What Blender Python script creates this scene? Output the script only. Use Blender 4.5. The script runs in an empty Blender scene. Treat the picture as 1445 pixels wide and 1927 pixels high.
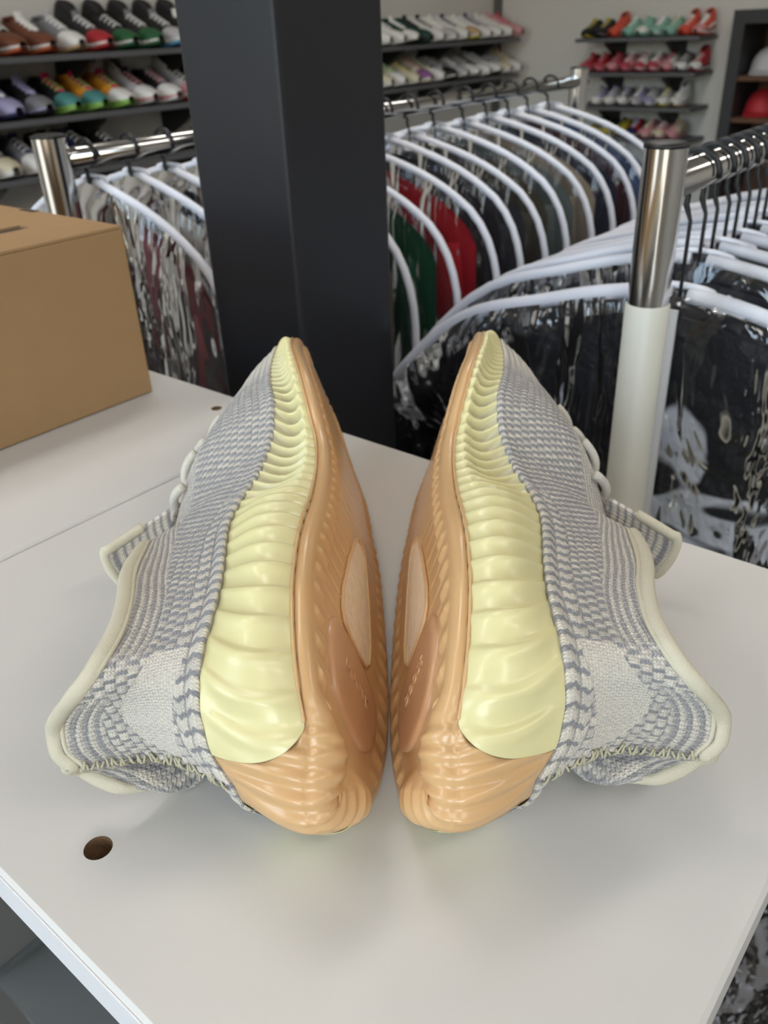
import bpy, math, random
import numpy as np
from mathutils import Matrix, Vector

random.seed(7); np.random.seed(7)
SC = bpy.context.scene
COL = SC.collection
HT = 1.25                      # height of the white display counter above the floor

# ------------------------------------------------------------------ camera
FPX, PITCH, ROLL, CAMH = 1580.0, math.radians(30.15), math.radians(2.49), 0.21
cam_d = bpy.data.cameras.new('camera'); cam = bpy.data.objects.new('camera', cam_d); COL.objects.link(cam)
cam_d.sensor_fit = 'VERTICAL'; cam_d.sensor_height = 36.0; cam_d.lens = FPX / 1927.0 * 36.0
cam_d.clip_start = 0.01; cam_d.clip_end = 200
_F = Vector((0, math.cos(PITCH), -math.sin(PITCH))); _R0 = Vector((1, 0, 0)); _U0 = Vector((0, math.sin(PITCH), math.cos(PITCH)))
_R = _R0 * math.cos(ROLL) - _U0 * math.sin(ROLL); _U = _R0 * math.sin(ROLL) + _U0 * math.cos(ROLL)
cam.matrix_world = Matrix(((_R.x, _U.x, -_F.x, 0), (_R.y, _U.y, -_F.y, 0), (_R.z, _U.z, -_F.z, HT + CAMH), (0, 0, 0, 1)))
cam_d.dof.use_dof = True; cam_d.dof.focus_distance = 0.25; cam_d.dof.aperture_fstop = cam_d.lens / 1.35
SC.camera = cam

# ------------------------------------------------------------------ view, world, lights
SC.view_settings.view_transform = 'Standard'
try: SC.view_settings.look = 'None'
except Exception: pass
SC.view_settings.gamma = 1.0; SC.view_settings.use_curve_mapping = False
SC.view_settings.exposure = 0.42
SC.cycles.use_denoising = True
SC.cycles.transparent_max_bounces = 24
SC.cycles.max_bounces = 6; SC.cycles.use_adaptive_sampling = True; SC.cycles.adaptive_threshold = 0.02
SC.cycles.caustics_reflective = False; SC.cycles.caustics_refractive = False
SC.cycles.sample_clamp_indirect = 6.0

wd = bpy.data.worlds.new('sky'); SC.world = wd; wd.use_nodes = True
nt = wd.node_tree; bg = nt.nodes['Background']
sky = nt.nodes.new('ShaderNodeTexSky'); sky.sky_type = 'NISHITA'; sky.sun_disc = False
sky.sun_elevation = math.radians(48); sky.sun_rotation = math.radians(150)
sky.dust_density = 3.0; mxw = nt.nodes.new('ShaderNodeMixRGB'); mxw.inputs[0].default_value = .55; mxw.inputs[2].default_value = (.70, .67, .64, 1)   # thin white cloud over the blue
nt.links.new(sky.outputs[0], mxw.inputs[1]); nt.links.new(mxw.outputs[0], bg.inputs[0]); bg.inputs[1].default_value = 3.2

AZ = math.radians(40.5)
AV = Vector((math.cos(AZ), -math.sin(AZ), 0)); BV = Vector((math.sin(AZ), math.cos(AZ), 0)); NV = -AV
def rp(t, D, z=0.0):           # room frame: t along the racks, D across them, z above the floor
    return BV * t + NV * D + Vector((0, 0, z))
RZ = math.atan2(BV.y, BV.x)    # rotation that turns local X into BV (local Y becomes NV)
ROOM = Matrix.Rotation(RZ, 4, 'Z')

CEIL = 3.0
T_FRONT, T_BACK, D_RIGHT, D_LEFT = -2.1, 4.75, -2.6, 3.05
def area(name, loc, rot, sx, sy, power, color=(1, 1, 1), portal=False):
    l = bpy.data.lights.new(name, 'AREA'); l.shape = 'RECTANGLE'; l.size = sx; l.size_y = sy; l.energy = power; l.color = color
    o = bpy.data.objects.new(name, l); COL.objects.link(o); o.location = loc; o.rotation_euler = rot
    if portal: l.cycles.is_portal = True
    return o
# daylight portals in the two shop windows of the front wall (sampling help only, they emit nothing of their own)
for i, (d0, d1) in enumerate(((-1.7, -.4), (.8, 2.3))):
    p = rp(T_FRONT - 0.02, (d0 + d1) / 2, 1.60)
    area('window_portal', p, (math.radians(90), 0, RZ - math.radians(90)), d1 - d0, 2.1, 1, portal=True)

# ------------------------------------------------------------------ materials
MATS = {}
def mat(name, color, rough=0.6, metal=0.0, noise=0.0, nscale=40.0, bump=0.0, bscale=200.0, spec=0.5, sub=0.0, subr=(0.01, 0.006, 0.003), coat=0.0, emit=None, estr=0.0):
    if name in MATS: return MATS[name]
    m = bpy.data.materials.new(name); m.use_nodes = True; n = m.node_tree.nodes; L = m.node_tree.links
    b = n['Principled BSDF']
    b.inputs['Base Color'].default_value = (*color, 1); b.inputs['Roughness'].default_value = rough
    b.inputs['Metallic'].default_value = metal; b.inputs['Specular IOR Level'].default_value = spec
    b.inputs['Coat Weight'].default_value = coat
    if sub:
        b.inputs['Subsurface Weight'].default_value = sub; b.inputs['Subsurface Radius'].default_value = subr
        b.inputs['Subsurface Scale'].default_value = 1.0
    if emit: b.inputs['Emission Color'].default_value = (*emit, 1); b.inputs['Emission Strength'].default_value = estr
    tc = n.new('ShaderNodeTexCoord')
    if noise > 0:
        t = n.new('ShaderNodeTexNoise'); t.inputs['Scale'].default_value = nscale; t.inputs['Detail'].default_value = 4
        L.new(tc.outputs['Object'], t.inputs['Vector'])
        mx = n.new('ShaderNodeMixRGB'); mx.blend_type = 'MIX'
        mx.inputs['Color1'].default_value = (*[c * (1 - noise) for c in color], 1)
        mx.inputs['Color2'].default_value = (*[min(1, c * (1 + noise)) for c in color], 1)
        L.new(t.outputs['Fac'], mx.inputs['Fac']); L.new(mx.outputs[0], b.inputs['Base Color'])
    if bump > 0:
        t2 = n.new('ShaderNodeTexNoise'); t2.inputs['Scale'].default_value = bscale; t2.inputs['Detail'].default_value = 3
        L.new(tc.outputs['Object'], t2.inputs['Vector'])
        bp = n.new('ShaderNodeBump'); bp.inputs['Strength'].default_value = bump; bp.inputs['Distance'].default_value = 0.002
        L.new(t2.outputs['Fac'], bp.inputs['Height']); L.new(bp.outputs[0], b.inputs['Normal'])
    MATS[name] = m
    return m
def srgb(r, g, b):
    f = lambda c: ((c / 255 + 0.055) / 1.055) ** 2.4 if c > 10 else c / 255 / 12.92
    return (f(r), f(g), f(b))

# ------------------------------------------------------------------ mesh helpers
def tag(o, label=None, cat=None, group=None, kind=None):
    if label: o['label'] = label
    if cat: o['category'] = cat
    if group: o['group'] = group
    if kind: o['kind'] = kind
    return o
def link(name, me, parent=None, material=None, matrix=None):
    o = bpy.data.objects.new(name, me); COL.objects.link(o)
    if material is not None:
        if me.materials: me.materials[0] = me.materials[0]
        else: me.materials.append(material)
        if me.materials[0] != material:
            o.material_slots[0].link = 'OBJECT'; o.material_slots[0].material = material
    if parent: o.parent = parent
    if matrix is not None: o.matrix_local = matrix
    return o
def empty(name, loc=(0, 0, 0), matrix=None):
    o = bpy.data.objects.new(name, None); COL.objects.link(o); o.empty_display_size = 0.05
    if matrix is not None: o.matrix_world = matrix
    else: o.location = loc
    return o
def pymesh(name, v, f, smooth=False):
    me = bpy.data.meshes.new(name); me.from_pydata([tuple(p) for p in v], [], [tuple(q) for q in f]); me.update()
    if smooth: me.polygons.foreach_set('use_smooth', [True] * len(me.polygons))
    return me
def gridmesh(name, P, closed_u=False, closed_v=False, flip=False, smooth=True):
    P = np.asarray(P, float); nu, nv = P.shape[:2]
    iu = np.arange(nu if closed_u else nu - 1); iv = np.arange(nv if closed_v else nv - 1)
    I, J = np.meshgrid(iu, iv, indexing='ij'); I2 = (I + 1) % nu; J2 = (J + 1) % nv
    q = np.stack([I * nv + J, I2 * nv + J, I2 * nv + J2, I * nv + J2], -1).reshape(-1, 4)
    if flip: q = q[:, ::-1]
    me = bpy.data.meshes.new(name)
    me.vertices.add(nu * nv); me.vertices.foreach_set('co', P.reshape(-1).astype(np.float32))
    me.loops.add(q.size); me.loops.foreach_set('vertex_index', q.reshape(-1).astype(np.int32))
    me.polygons.add(len(q)); me.polygons.foreach_set('loop_start', (np.arange(len(q)) * 4).astype(np.int32))
    me.polygons.foreach_set('loop_total', np.full(len(q), 4, np.int32))
    me.update(calc_edges=True); me.validate()
    if smooth: me.polygons.foreach_set('use_smooth', np.ones(len(me.polygons), bool))
    return me
def joinmesh(name, parts, smooth=True):
    V, F, k = [], [], 0
    for v, f in parts:
        V += [tuple(p) for p in v]; F += [tuple(i + k for i in q) for q in f]; k += len(v)
    return pymesh(name, V, F, smooth)
def box_vf(x0, x1, y0, y1, z0, z1, bev=0.0):
    if bev <= 0:
        v = [(x, y, z) for x in (x0, x1) for y in (y0, y1) for z in (z0, z1)]
        f = [(0, 1, 3, 2), (4, 6, 7, 5), (0, 4, 5, 1), (2, 3, 7, 6), (0, 2, 6, 4), (1, 5, 7, 3)]
        return v, f
    import bmesh
    bm = bmesh.new(); bmesh.ops.create_cube(bm, size=1)
    for q in bm.verts: q.co = Vector(((x0 + x1) / 2 + q.co.x * (x1 - x0), (y0 + y1) / 2 + q.co.y * (y1 - y0), (z0 + z1) / 2 + q.co.z * (z1 - z0)))
    bmesh.ops.bevel(bm, geom=list(bm.edges), offset=bev, segments=2, affect='EDGES', profile=0.5)
    bm.verts.index_update()
    v = [tuple(q.co) for q in bm.verts]; f = [tuple(q.index for q in p.verts) for p in bm.faces]; bm.free()
    return v, f
def tube_vf(pts, r, n=10, closed=False, cap=True, flat=1.0, up=None):
    """sweep a circle (or ellipse: flat = ratio along the up direction) along pts; r may be a list"""
    pts = [Vector(p) for p in pts]; m = len(pts); rs = r if isinstance(r, (list, tuple, np.ndarray)) else [r] * m
    V, F = [], []; prev = None
    for i, p in enumerate(pts):
        a = pts[(i - 1) % m] if (closed or i > 0) else p; b = pts[(i + 1) % m] if (closed or i < m - 1) else p
        tan = (b - a).normalized()
        if up is not None: ref = Vector(up[i]) if not isinstance(up, Vector) else up
        else: ref = prev if prev is not None else (Vector((0, 0, 1)) if abs(tan.z) < 0.9 else Vector((1, 0, 0)))
        e1 = (ref - tan * ref.dot(tan))
        e1 = e1.normalized() if e1.length > 1e-9 else tan.orthogonal().normalized()
        prev = e1; e2 = tan.cross(e1)
        for k in range(n):
            an = 2 * math.pi * k / n
            V.append(p + e1 * (rs[i] * flat * math.cos(an)) + e2 * (rs[i] * math.sin(an)))
    for i in range(m if closed else m - 1):
        for k in range(n):
            j = (i + 1) % m
            F.append((i * n + k, i * n + (k + 1) % n, j * n + (k + 1) % n, j * n + k))
    if cap and not closed:
        F.append(tuple(range(n - 1, -1, -1))); F.append(tuple((m - 1) * n + k for k in range(n)))
    return V, F
def prism_vf(poly, z0, z1):
    """extrude a 2-D polygon"""
    n = len(poly); V = [(x, y, z0) for x, y in poly] + [(x, y, z1) for x, y in poly]
    F = [tuple(range(n - 1, -1, -1)), tuple(range(n, 2 * n))] + [(i, (i + 1) % n, n + (i + 1) % n, n + i) for i in range(n)]
    return V, F
def interp(x, xp, P):
    P = np.asarray(P, float); return np.stack([np.interp(x, xp, P[:, k]) for k in range(P.shape[1])], -1)
def crom(nodes, par, x):
    """smooth (Catmull-Rom style, finite-difference tangents) interpolation of nodes at parameters par"""
    P = np.asarray(nodes, float); par = np.asarray(par, float); x = np.clip(np.asarray(x, float), par[0], par[-1])
    d = np.gradient(P, par, axis=0)
    # limit the tangents so that the curve does not overshoot
    dl = np.zeros_like(P); dr = np.zeros_like(P); sl = np.diff(P, axis=0) / np.diff(par)[:, None]
    dl[1:] = sl; dl[0] = sl[0]; dr[:-1] = sl; dr[-1] = sl[-1]
    lim = 2.5 * np.minimum(np.abs(dl), np.abs(dr)); d = np.where(dl * dr > 0, np.clip(d, -lim, lim), np.clip(d, -0.6 * np.maximum(np.abs(dl), np.abs(dr)), 0.6 * np.maximum(np.abs(dl), np.abs(dr))))
    i = np.clip(np.searchsorted(par, x, side='right') - 1, 0, len(par) - 2); h = par[i + 1] - par[i]; t = (x - par[i]) / h
    t = t[..., None]; h = h[..., None]
    return ((2 * t**3 - 3 * t**2 + 1) * P[i] + (t**3 - 2 * t**2 + t) * h * d[i] + (-2 * t**3 + 3 * t**2) * P[i + 1] + (t**3 - t**2) * h * d[i + 1])
def sstep(x, a, b):
    t = np.clip((np.asarray(x, float) - a) / (b - a), 0, 1); return t * t * (3 - 2 * t)
# ================================================================== the room
def rbox(name, t0, t1, d0, d1, z0, z1, m, bev=0.0, parent=None):
    v, f = box_vf(t0, t1, d0, d1, z0, z1, bev)
    o = link(name, pymesh(name, v, f), parent, m)
    if parent is None: o.matrix_world = ROOM
    return o
M_wall = mat('wall_paint', srgb(214, 211, 205), 0.85, noise=0.03, nscale=3, bump=0.05, bscale=90)
M_ceil = mat('ceiling_paint', srgb(210, 208, 203), 0.9)
M_floor = mat('concrete_floor', srgb(120, 118, 116), 0.45, noise=0.12, nscale=5, bump=0.05, bscale=60)
M_black = mat('black_paint', srgb(30, 31, 36), 0.42, noise=0.06, nscale=30, bump=0.06, bscale=120)
M_alu = mat('window_metal', srgb(60, 60, 62), 0.4, metal=0.6)

tag(rbox('floor', T_FRONT - 4, T_BACK + .1, D_RIGHT - .1, D_LEFT + .1, -0.06, 0, M_floor), kind='structure')
tag(rbox('ceiling', T_FRONT - .1, T_BACK + .1, D_RIGHT - .1, D_LEFT + .1, CEIL, CEIL + .1, M_ceil), kind='structure')
tag(rbox('wall_left', T_FRONT - .1, T_BACK + .1, D_LEFT, D_LEFT + .1, 0, CEIL, M_wall), kind='structure')
tag(rbox('wall_back', T_BACK, T_BACK + .1, D_RIGHT, D_LEFT, 0, CEIL, M_wall), kind='structure')
tag(rbox('wall_right', T_FRONT - .1, T_BACK + .1, D_RIGHT - .1, D_RIGHT, 0, CEIL, M_wall), kind='structure')
parts = [box_vf(T_FRONT - .1, T_FRONT, D_RIGHT, D_LEFT, 0, .55), box_vf(T_FRONT - .1, T_FRONT, D_RIGHT, D_LEFT, 2.65, CEIL),
         box_vf(T_FRONT - .1, T_FRONT, D_RIGHT, -1.7, .55, 2.65), box_vf(T_FRONT - .1, T_FRONT, -.4, .8, .55, 2.65), box_vf(T_FRONT - .1, T_FRONT, 2.3, D_LEFT, .55, 2.65)]
o = link('wall_front', joinmesh('wall_front', parts, False), None, M_wall); o.matrix_world = ROOM; tag(o, kind='structure')
M_pane = bpy.data.materials.new('window_glass'); M_pane.use_nodes = True
_n = M_pane.node_tree.nodes; _L = M_pane.node_tree.links; _n.remove(_n['Principled BSDF'])
_t = _n.new('ShaderNodeBsdfTransparent'); _t.inputs[0].default_value = (.96, .98, .97, 1); _g = _n.new('ShaderNodeBsdfGlossy'); _g.inputs['Roughness'].default_value = 0.02
_fz = _n.new('ShaderNodeFresnel'); _fz.inputs[0].default_value = 1.45; _mx = _n.new('ShaderNodeMixShader')
_L.new(_fz.outputs[0], _mx.inputs[0]); _L.new(_t.outputs[0], _mx.inputs[1]); _L.new(_g.outputs[0], _mx.inputs[2]); _L.new(_mx.outputs[0], _n['Material Output'].inputs[0])
for k, (d0, d1) in enumerate(((-1.7, -.4), (.8, 2.3))):
    w = 0.05; dm = (d0 + d1) / 2
    fr = [box_vf(T_FRONT - .07, T_FRONT - .02, d0, d1, .55, .55 + w), box_vf(T_FRONT - .07, T_FRONT - .02, d0, d1, 2.65 - w, 2.65), box_vf(T_FRONT - .07, T_FRONT - .02, d0, d0 + w, .55 + w, 2.65 - w),
          box_vf(T_FRONT - .07, T_FRONT - .02, d1 - w, d1, .55 + w, 2.65 - w), box_vf(T_FRONT - .07, T_FRONT - .02, dm - w / 2, dm + w / 2, .55 + w, 2.65 - w)]
    wo = link('window_%d' % (k + 1), joinmesh('window_frame', fr, False), None, M_alu); wo.matrix_world = ROOM; tag(wo, kind='structure')
    for a, b in ((d0 + w, dm - w / 2), (dm + w / 2, d1 - w)):
        rbox('pane', T_FRONT - .048, T_FRONT - .042, a, b, .55 + w, 2.65 - w, M_pane, parent=wo)
# the slim dark joint in the corner of the two walls
tag(rbox('trim_1', T_BACK - .025, T_BACK - .001, D_LEFT - .045, D_LEFT - .001, 0.02, CEIL - .01, mat('corner_trim', srgb(96, 94, 92), .7)), kind='structure')
tag(rbox('pillar', .428, .535, .438, .535, 0, CEIL, M_black, bev=.003), kind='structure')

# ceiling light panels (outside the picture)
M_lamp = mat('lamp_body', srgb(235, 235, 232), .5)
M_diff = mat('lamp_diffuser', (1, .93, .82), .5, emit=(1, .955, .90), estr=8.5)
LAMP_SPOTS = ((.6, -1.3), (.6, .9), (2.6, -1.2), (2.6, 1.2), (-.9, -.9), (-.9, 1.3))
LAMP_WORDS = ('above the wall side of the counter', 'above the near garment rack', 'deep in the shop on the right', 'deep in the shop on the left', 'by the right shop window', 'by the left shop window')
for (t, d), wds in zip(LAMP_SPOTS, LAMP_WORDS):
    e = empty('ceiling_lamp', matrix=ROOM @ Matrix.Translation((t, d, CEIL)))
    tag(e, 'white rectangular ceiling light panel ' + wds, 'ceiling light', 'ceiling light panels')
    link('lamp_body', joinmesh('lamp_body', [box_vf(-.62, .62, -.17, .17, -.045, -.001, .005)], False), e, M_lamp)
    link('diffuser', joinmesh('diffuser', [box_vf(-.59, .59, -.14, .14, -.052, -.045)], False), e, M_diff)

# ================================================================== the white counter
M_white = mat('white_laminate', srgb(208, 206, 201), 0.38, noise=0.015, nscale=25, bump=0.03, bscale=350, spec=0.4)
M_edge = mat('lit_edge_band', srgb(240, 240, 242), .35)  # whiter than the board: window light on the edge put into the colour
M_inner = mat('shaded_white_panel', srgb(120, 119, 118), .6)  # white panels under the top, with their shade painted in as grey
M_chip = mat('chipboard', srgb(120, 92, 62), 0.9, noise=0.35, nscale=900, bump=0.4, bscale=900)
def board_with_hole(t0, t1, d0, d1, z0, z1, ht, hd, r):
    V, F = [], []
    def add(v, f): F.extend([tuple(i + len(V) for i in q) for q in f]); V.extend(v)
    q = r * 2.2; n = 24
    be = .0013
    for zz, s in ((z1, 1), (z0, -1)):
        b = be if s > 0 else 0
        T0, T1, D0, D1 = t0 + b, t1 - b, d0 + b, d1 - b
        def rect(a, c, e, f_):
            add([(a, e, zz), (c, e, zz), (c, f_, zz), (a, f_, zz)], [(0, 1, 2, 3) if s > 0 else (3, 2, 1, 0)])
        rect(T0, ht - q, D0, D1); rect(ht + q, T1, D0, D1); rect(ht - q, ht + q, D0, hd - q); rect(ht - q, ht + q, hd + q, D1)
        ring = []; sq = []
        for k in range(n):
            a = 2 * math.pi * k / n; c, si = math.cos(a), math.sin(a); m = max(abs(c), abs(si))
            ring.append((ht + r * c, hd + r * si, zz)); sq.append((ht + q * c / m, hd + q * si / m, zz))
        fs = [(k, n + k, n + (k + 1) % n, (k + 1) % n) for k in range(n)]
        add(ring + sq, fs if s > 0 else [f[::-1] for f in fs])
    # bevelled rim and sides
    lo = [(t0, d0, z0), (t1, d0, z0), (t1, d1, z0), (t0, d1, z0)]; mi = [(x, y, z1 - be) for x, y, z in lo]
    up = [(t0 + be, d0 + be, z1), (t1 - be, d0 + be, z1), (t1 - be, d1 - be, z1), (t0 + be, d1 - be, z1)]
    add(lo + mi + up, [(k, (k + 1) % 4, 4 + (k + 1) % 4, 4 + k) for k in range(4)] + [(4 + k, 4 + (k + 1) % 4, 8 + (k + 1) % 4, 8 + k) for k in range(4)])
    return V, F
def hole_vf(ht, hd, r, z0, z1):
    n = 24; V = []
    for z in (z1, z0): V += [(ht + r * math.cos(2 * math.pi * k / n), hd + r * math.sin(2 * math.pi * k / n), z) for k in range(n)]
    return V, [(k, n + k, n + (k + 1) % n, (k + 1) % n) for k in range(n)] + [tuple(range(n, 2 * n))]
M_glass = mat('shelf_glass', (.70, .76, .76), 0.03, spec=0.6); _b = M_glass.node_tree.nodes['Principled BSDF']; _b.inputs['Transmission Weight'].default_value = 0.85; _b.inputs['IOR'].default_value = 1.3
T0, T1 = .047, .335
def counter(d0, d1, hole, label, ins=.004):
    e = empty('display_counter', matrix=ROOM @ Matrix.Translation((0, 0, 0)))
    tag(e, label, 'counter', 'white display counters')
    v, f = board_with_hole(T0, T1, d0, d1, HT - .016, HT, *hole)
    tb = link('top_board', pymesh('top_board', v, f), e, M_white)
    rbox('edge_band', T0 - .0006, T0 - .0001, d0, d1, HT - .016, HT - .0014, M_edge, parent=tb)
    v, f = hole_vf(*hole, HT - .0158, HT - .0001)
    link('drilled_hole', pymesh('drilled_hole', v, f), tb, M_chip)
    rbox('side_panel', T0 + .006, T1 - .006, d0 + ins, d0 + ins + .015, .09, HT - .016, M_inner, .001, parent=e)
    rbox('side_panel', T0 + .006, T1 - .006, d1 - .019, d1 - .004, .09, HT - .016, M_inner, .001, parent=e)
    rbox('back_panel', T1 - .012, T1 - .005, d0 + ins + .015, d1 - .019, .09, HT - .016, M_inner, parent=e)
    rbox('bottom_board', T0 + .006, T1 - .012, d0 + ins + .015, d1 - .019, .09, .106, M_inner, parent=e)
    rbox('plinth', T0 + .03, T1 - .03, d0 + ins + .016, d1 - .02, 0, .09, M_white, parent=e)
    for z in (HT - .21, HT - .62):
        rbox('glass_shelf', T0 + .013, T1 - .013, d0 + ins + .0155, d1 - .0195, z - .008, z, M_glass, parent=e)
    return e
counter(.0175, .3520, (.070, .178, .0043), 'white laminate display counter carrying the two sole-to-sole sneakers', ins=.075)
counter(.3540, .86, (.315, .407, .0035), 'white laminate display counter under the brown cardboard box')

# ================================================================== the cardboard box
M_kraft = mat('kraft_card', srgb(158, 128, 92), 0.8, noise=0.06, nscale=60, bump=0.05, bscale=500, spec=0.2)
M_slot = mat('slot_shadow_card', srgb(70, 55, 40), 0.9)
bx = empty('shoe_box', matrix=ROOM @ Matrix.Translation((.309, .465, HT)))
tag(bx, 'brown kraft cardboard shoe box standing left of the sneakers', 'box')
link('box_body', joinmesh('box_body', [box_vf(-.235, 0, 0, .25, 0.0005, .1075, .0012)], False), bx, M_kraft)
ht, hd, hl, hw = -.055, .052, .03, .006
lid = []
lid += [box_vf(-.235, -.235 + .1, 0.0004, .25, .1077, .1092), box_vf(-.033, 0, 0.0004, .25, .1077, .1092, 0)]
lid += [box_vf(-.135, -.033, 0.0004, .048, .1077, .1092), box_vf(-.135, -.033, .062, .25, .1077, .1092)]
ld = link('box_lid', joinmesh('box_lid', lid, False), bx, M_kraft)
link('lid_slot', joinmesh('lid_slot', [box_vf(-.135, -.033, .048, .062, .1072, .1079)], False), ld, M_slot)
link('lid_tab', joinmesh('lid_tab', [box_vf(-.004, .0006, .095, .112, .1085, .1096)], False), ld, M_slot)
# ================================================================== the two sneakers
# shoe coordinates: u along the length (heel to toe), v across (upwards as the shoe lies), w away from the sole
TH = math.radians(18); SX0 = -0.001
CT, ST = math.cos(TH), math.sin(TH)
def vcen(u, w): return 0.036 + 0.2 * w + 0.008 * sstep(u, .28, .36)
def pos(u, n, w):
    """shoe coordinates (n = offset from the shoe's middle) to the pair frame, resting on the counter"""
    u, n, w = np.broadcast_arrays(np.asarray(u, float), np.asarray(n, float), np.asarray(w, float))
    n = np.where(n < 0, n * (1 - .42 * sstep(w, .045, .075) * (1 - sstep(u, .22, .28))), n)      # the lower flank is pressed in by the counter
    v = n + vcen(u, w)
    X = SX0 - v * ST - w * CT; Z = v * CT - w * ST
    Z = np.where(Z < .004, .0006 + .0034 * np.exp((Z - .004) / .0034), Z)
    X = X - .0008 * (1 - sstep(v, .0, .06))
    return np.stack([X, u, Z], -1)
def toN(L):
    L = np.array(L, float); L[:, 1] -= vcen(L[:, 0], L[:, 2]); L[0, 1] = 0; L[-1, 1] = 0; return L
KN = toN([(.1612, .042, .0306), (.1633, .049, .0323), (.1643, .053, .0328), (.1662, .058, .0326), (.1691, .062, .0324), (.1726, .068, .0308), (.1776, .072, .0293), (.1867, .074, .0286),
          (.1949, .075, .0277), (.2168, .075, .0288), (.2413, .0745, .0321), (.2526, .074, .0333), (.2643, .0735, .0327), (.2761, .073, .0308), (.286, .073, .0280), (.299, .073, .0267),
          (.3081, .074, .0253), (.3195, .077, .0237), (.3337, .081, .0234), (.3653, .082, .0290), (.40, .0800, .0338), (.42, .0785, .0355), (.44, .0745, .0378), (.455, .064, .0395), (.460, .052, .040)])
GU = toN([(.1464, .0370, .0086), (.1480, .042, .0080), (.1527, .0475, .0062), (.1602, .0535, .004), (.164, .0558, .004), (.1684, .0597, .004), (.1738, .0630, .004), (.181, .0667, .004), (.190, .070, .004), (.2028, .0733, .004),
          (.2135, .0743, .004), (.2256, .0748, .004), (.2388, .0739, .004), (.2576, .0715, .004), (.274, .0700, .0045), (.293, .0697, .0054), (.308, .0708, .0066), (.319, .0735, .008), (.328, .0775, .009),
          (.340, .082, .0105), (.352, .0855, .0122), (.37, .0872, .0155), (.39, .0868, .0195), (.41, .0845, .0228), (.43, .0795, .026), (.445, .072, .0290), (.455, .062, .031), (.458, .0505, .032)])
def arcpar(L):
    d = np.sqrt((np.diff(L, axis=0) ** 2).sum(1)); s = np.concatenate([[0], np.cumsum(d)]); return s / s[-1], s[-1]
pK, lenK = arcpar(KN); pG, lenG = arcpar(GU)
def Kc(s): return crom(KN, pK, s)
def Gc(s): return crom(GU, pG, s)
def Gx(s):
    s = np.asarray(s, float); r = np.where(s < 0, -s, np.where(s > 1, 2 - s, s)); P = np.array(Gc(r)); P[..., 1] = np.where((s < 0) | (s > 1), -P[..., 1], P[..., 1]); return P
def uK(u): return np.interp(u, KN[:, 0], pK)
_hs = float(uK(.1851))
TP = [(.1755, .052, .080, 0), (.1773, .058, .0825, .3 * _hs), (.1793, .063, .0813, .46 * _hs), (.1773, .070, .0742, .64 * _hs), (.1761, .075, .0665, .76 * _hs), (.1786, .078, .0609, .88 * _hs), (.1851, .080, .0572, _hs),
      (.1962, .080, .0564, None), (.2095, .080, .058, None), (.2306, .078, .0644, None), (.255, .0725, .071, None), (.2804, .064, .0775, None)]
TPn = [(u, v - float(vcen(u, w)), w, float(uK(u)) if s is None else s) for u, v, w, s in TP]; TPn[0] = (TPn[0][0], 0., TPn[0][2], 0.)
for u, w in ((.2990, .0800), (.3335, .0775), (.3476, .0755), (.3613, .0728), (.3787, .0700), (.3934, .0665), (.4163, .0630), (.4305, .0590), (.4429, .0535), (.4513, .0475)):
    TPn.append((u, 0., w, float(uK(u)) if u < .44 else float(np.interp(u, [.4429, .46], [uK(.441), 1]))))
TPn.append((.460, 0., .040, 1.0))
TPn = np.array(TPn); pT = TPn[:, 3]
def Tc(s): return crom(TPn[:, :3], pT, s)

def upper_pts(s, b):
    """outer surface of the knitted upper, half n >= 0 (s heel to toe, b sole to collar or ridge)"""
    s, b = np.broadcast_arrays(s, b); K = Kc(s); T = Tc(s)
    e = sstep(K[..., 0], .235, .34) * .62
    ph = b * math.pi / 2
    ln = b; ell_n = 1 - np.cos(ph); ell_w = np.sin(ph)
    fn = ln * (1 - e) + ell_n * e; fw = ln * (1 - e) + ell_w * e
    u = K[..., 0] + (T[..., 0] - K[..., 0]) * (ln * (1 - e) + (b ** 1.3) * e)
    n = K[..., 1] + (T[..., 1] - K[..., 1]) * fn
    w = K[..., 2] + (T[..., 2] - K[..., 2]) * fw
    hz = 1 - sstep(s, 0, _hs * 1.25)                       # heel: dent above the heel, flared collar
    u = u + hz * .0085 * np.sin(np.pi * np.clip(b, 0, 1)) ** 1.3 * (1 - .35 * b)
    side = sstep(s, _hs * .5, _hs * 1.2) * (1 - sstep(K[..., 0], .24, .32))
    n = n - side * .004 * np.sin(np.pi * b) * b
    # rolled edge where the knit meets the rubber
    n = n + .0016 * np.exp(-(b / .07) ** 2) * (1 - np.exp(-(b / .012) ** 2)) * sstep(np.abs(n), 0, .01)
    return u, n, w

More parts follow.
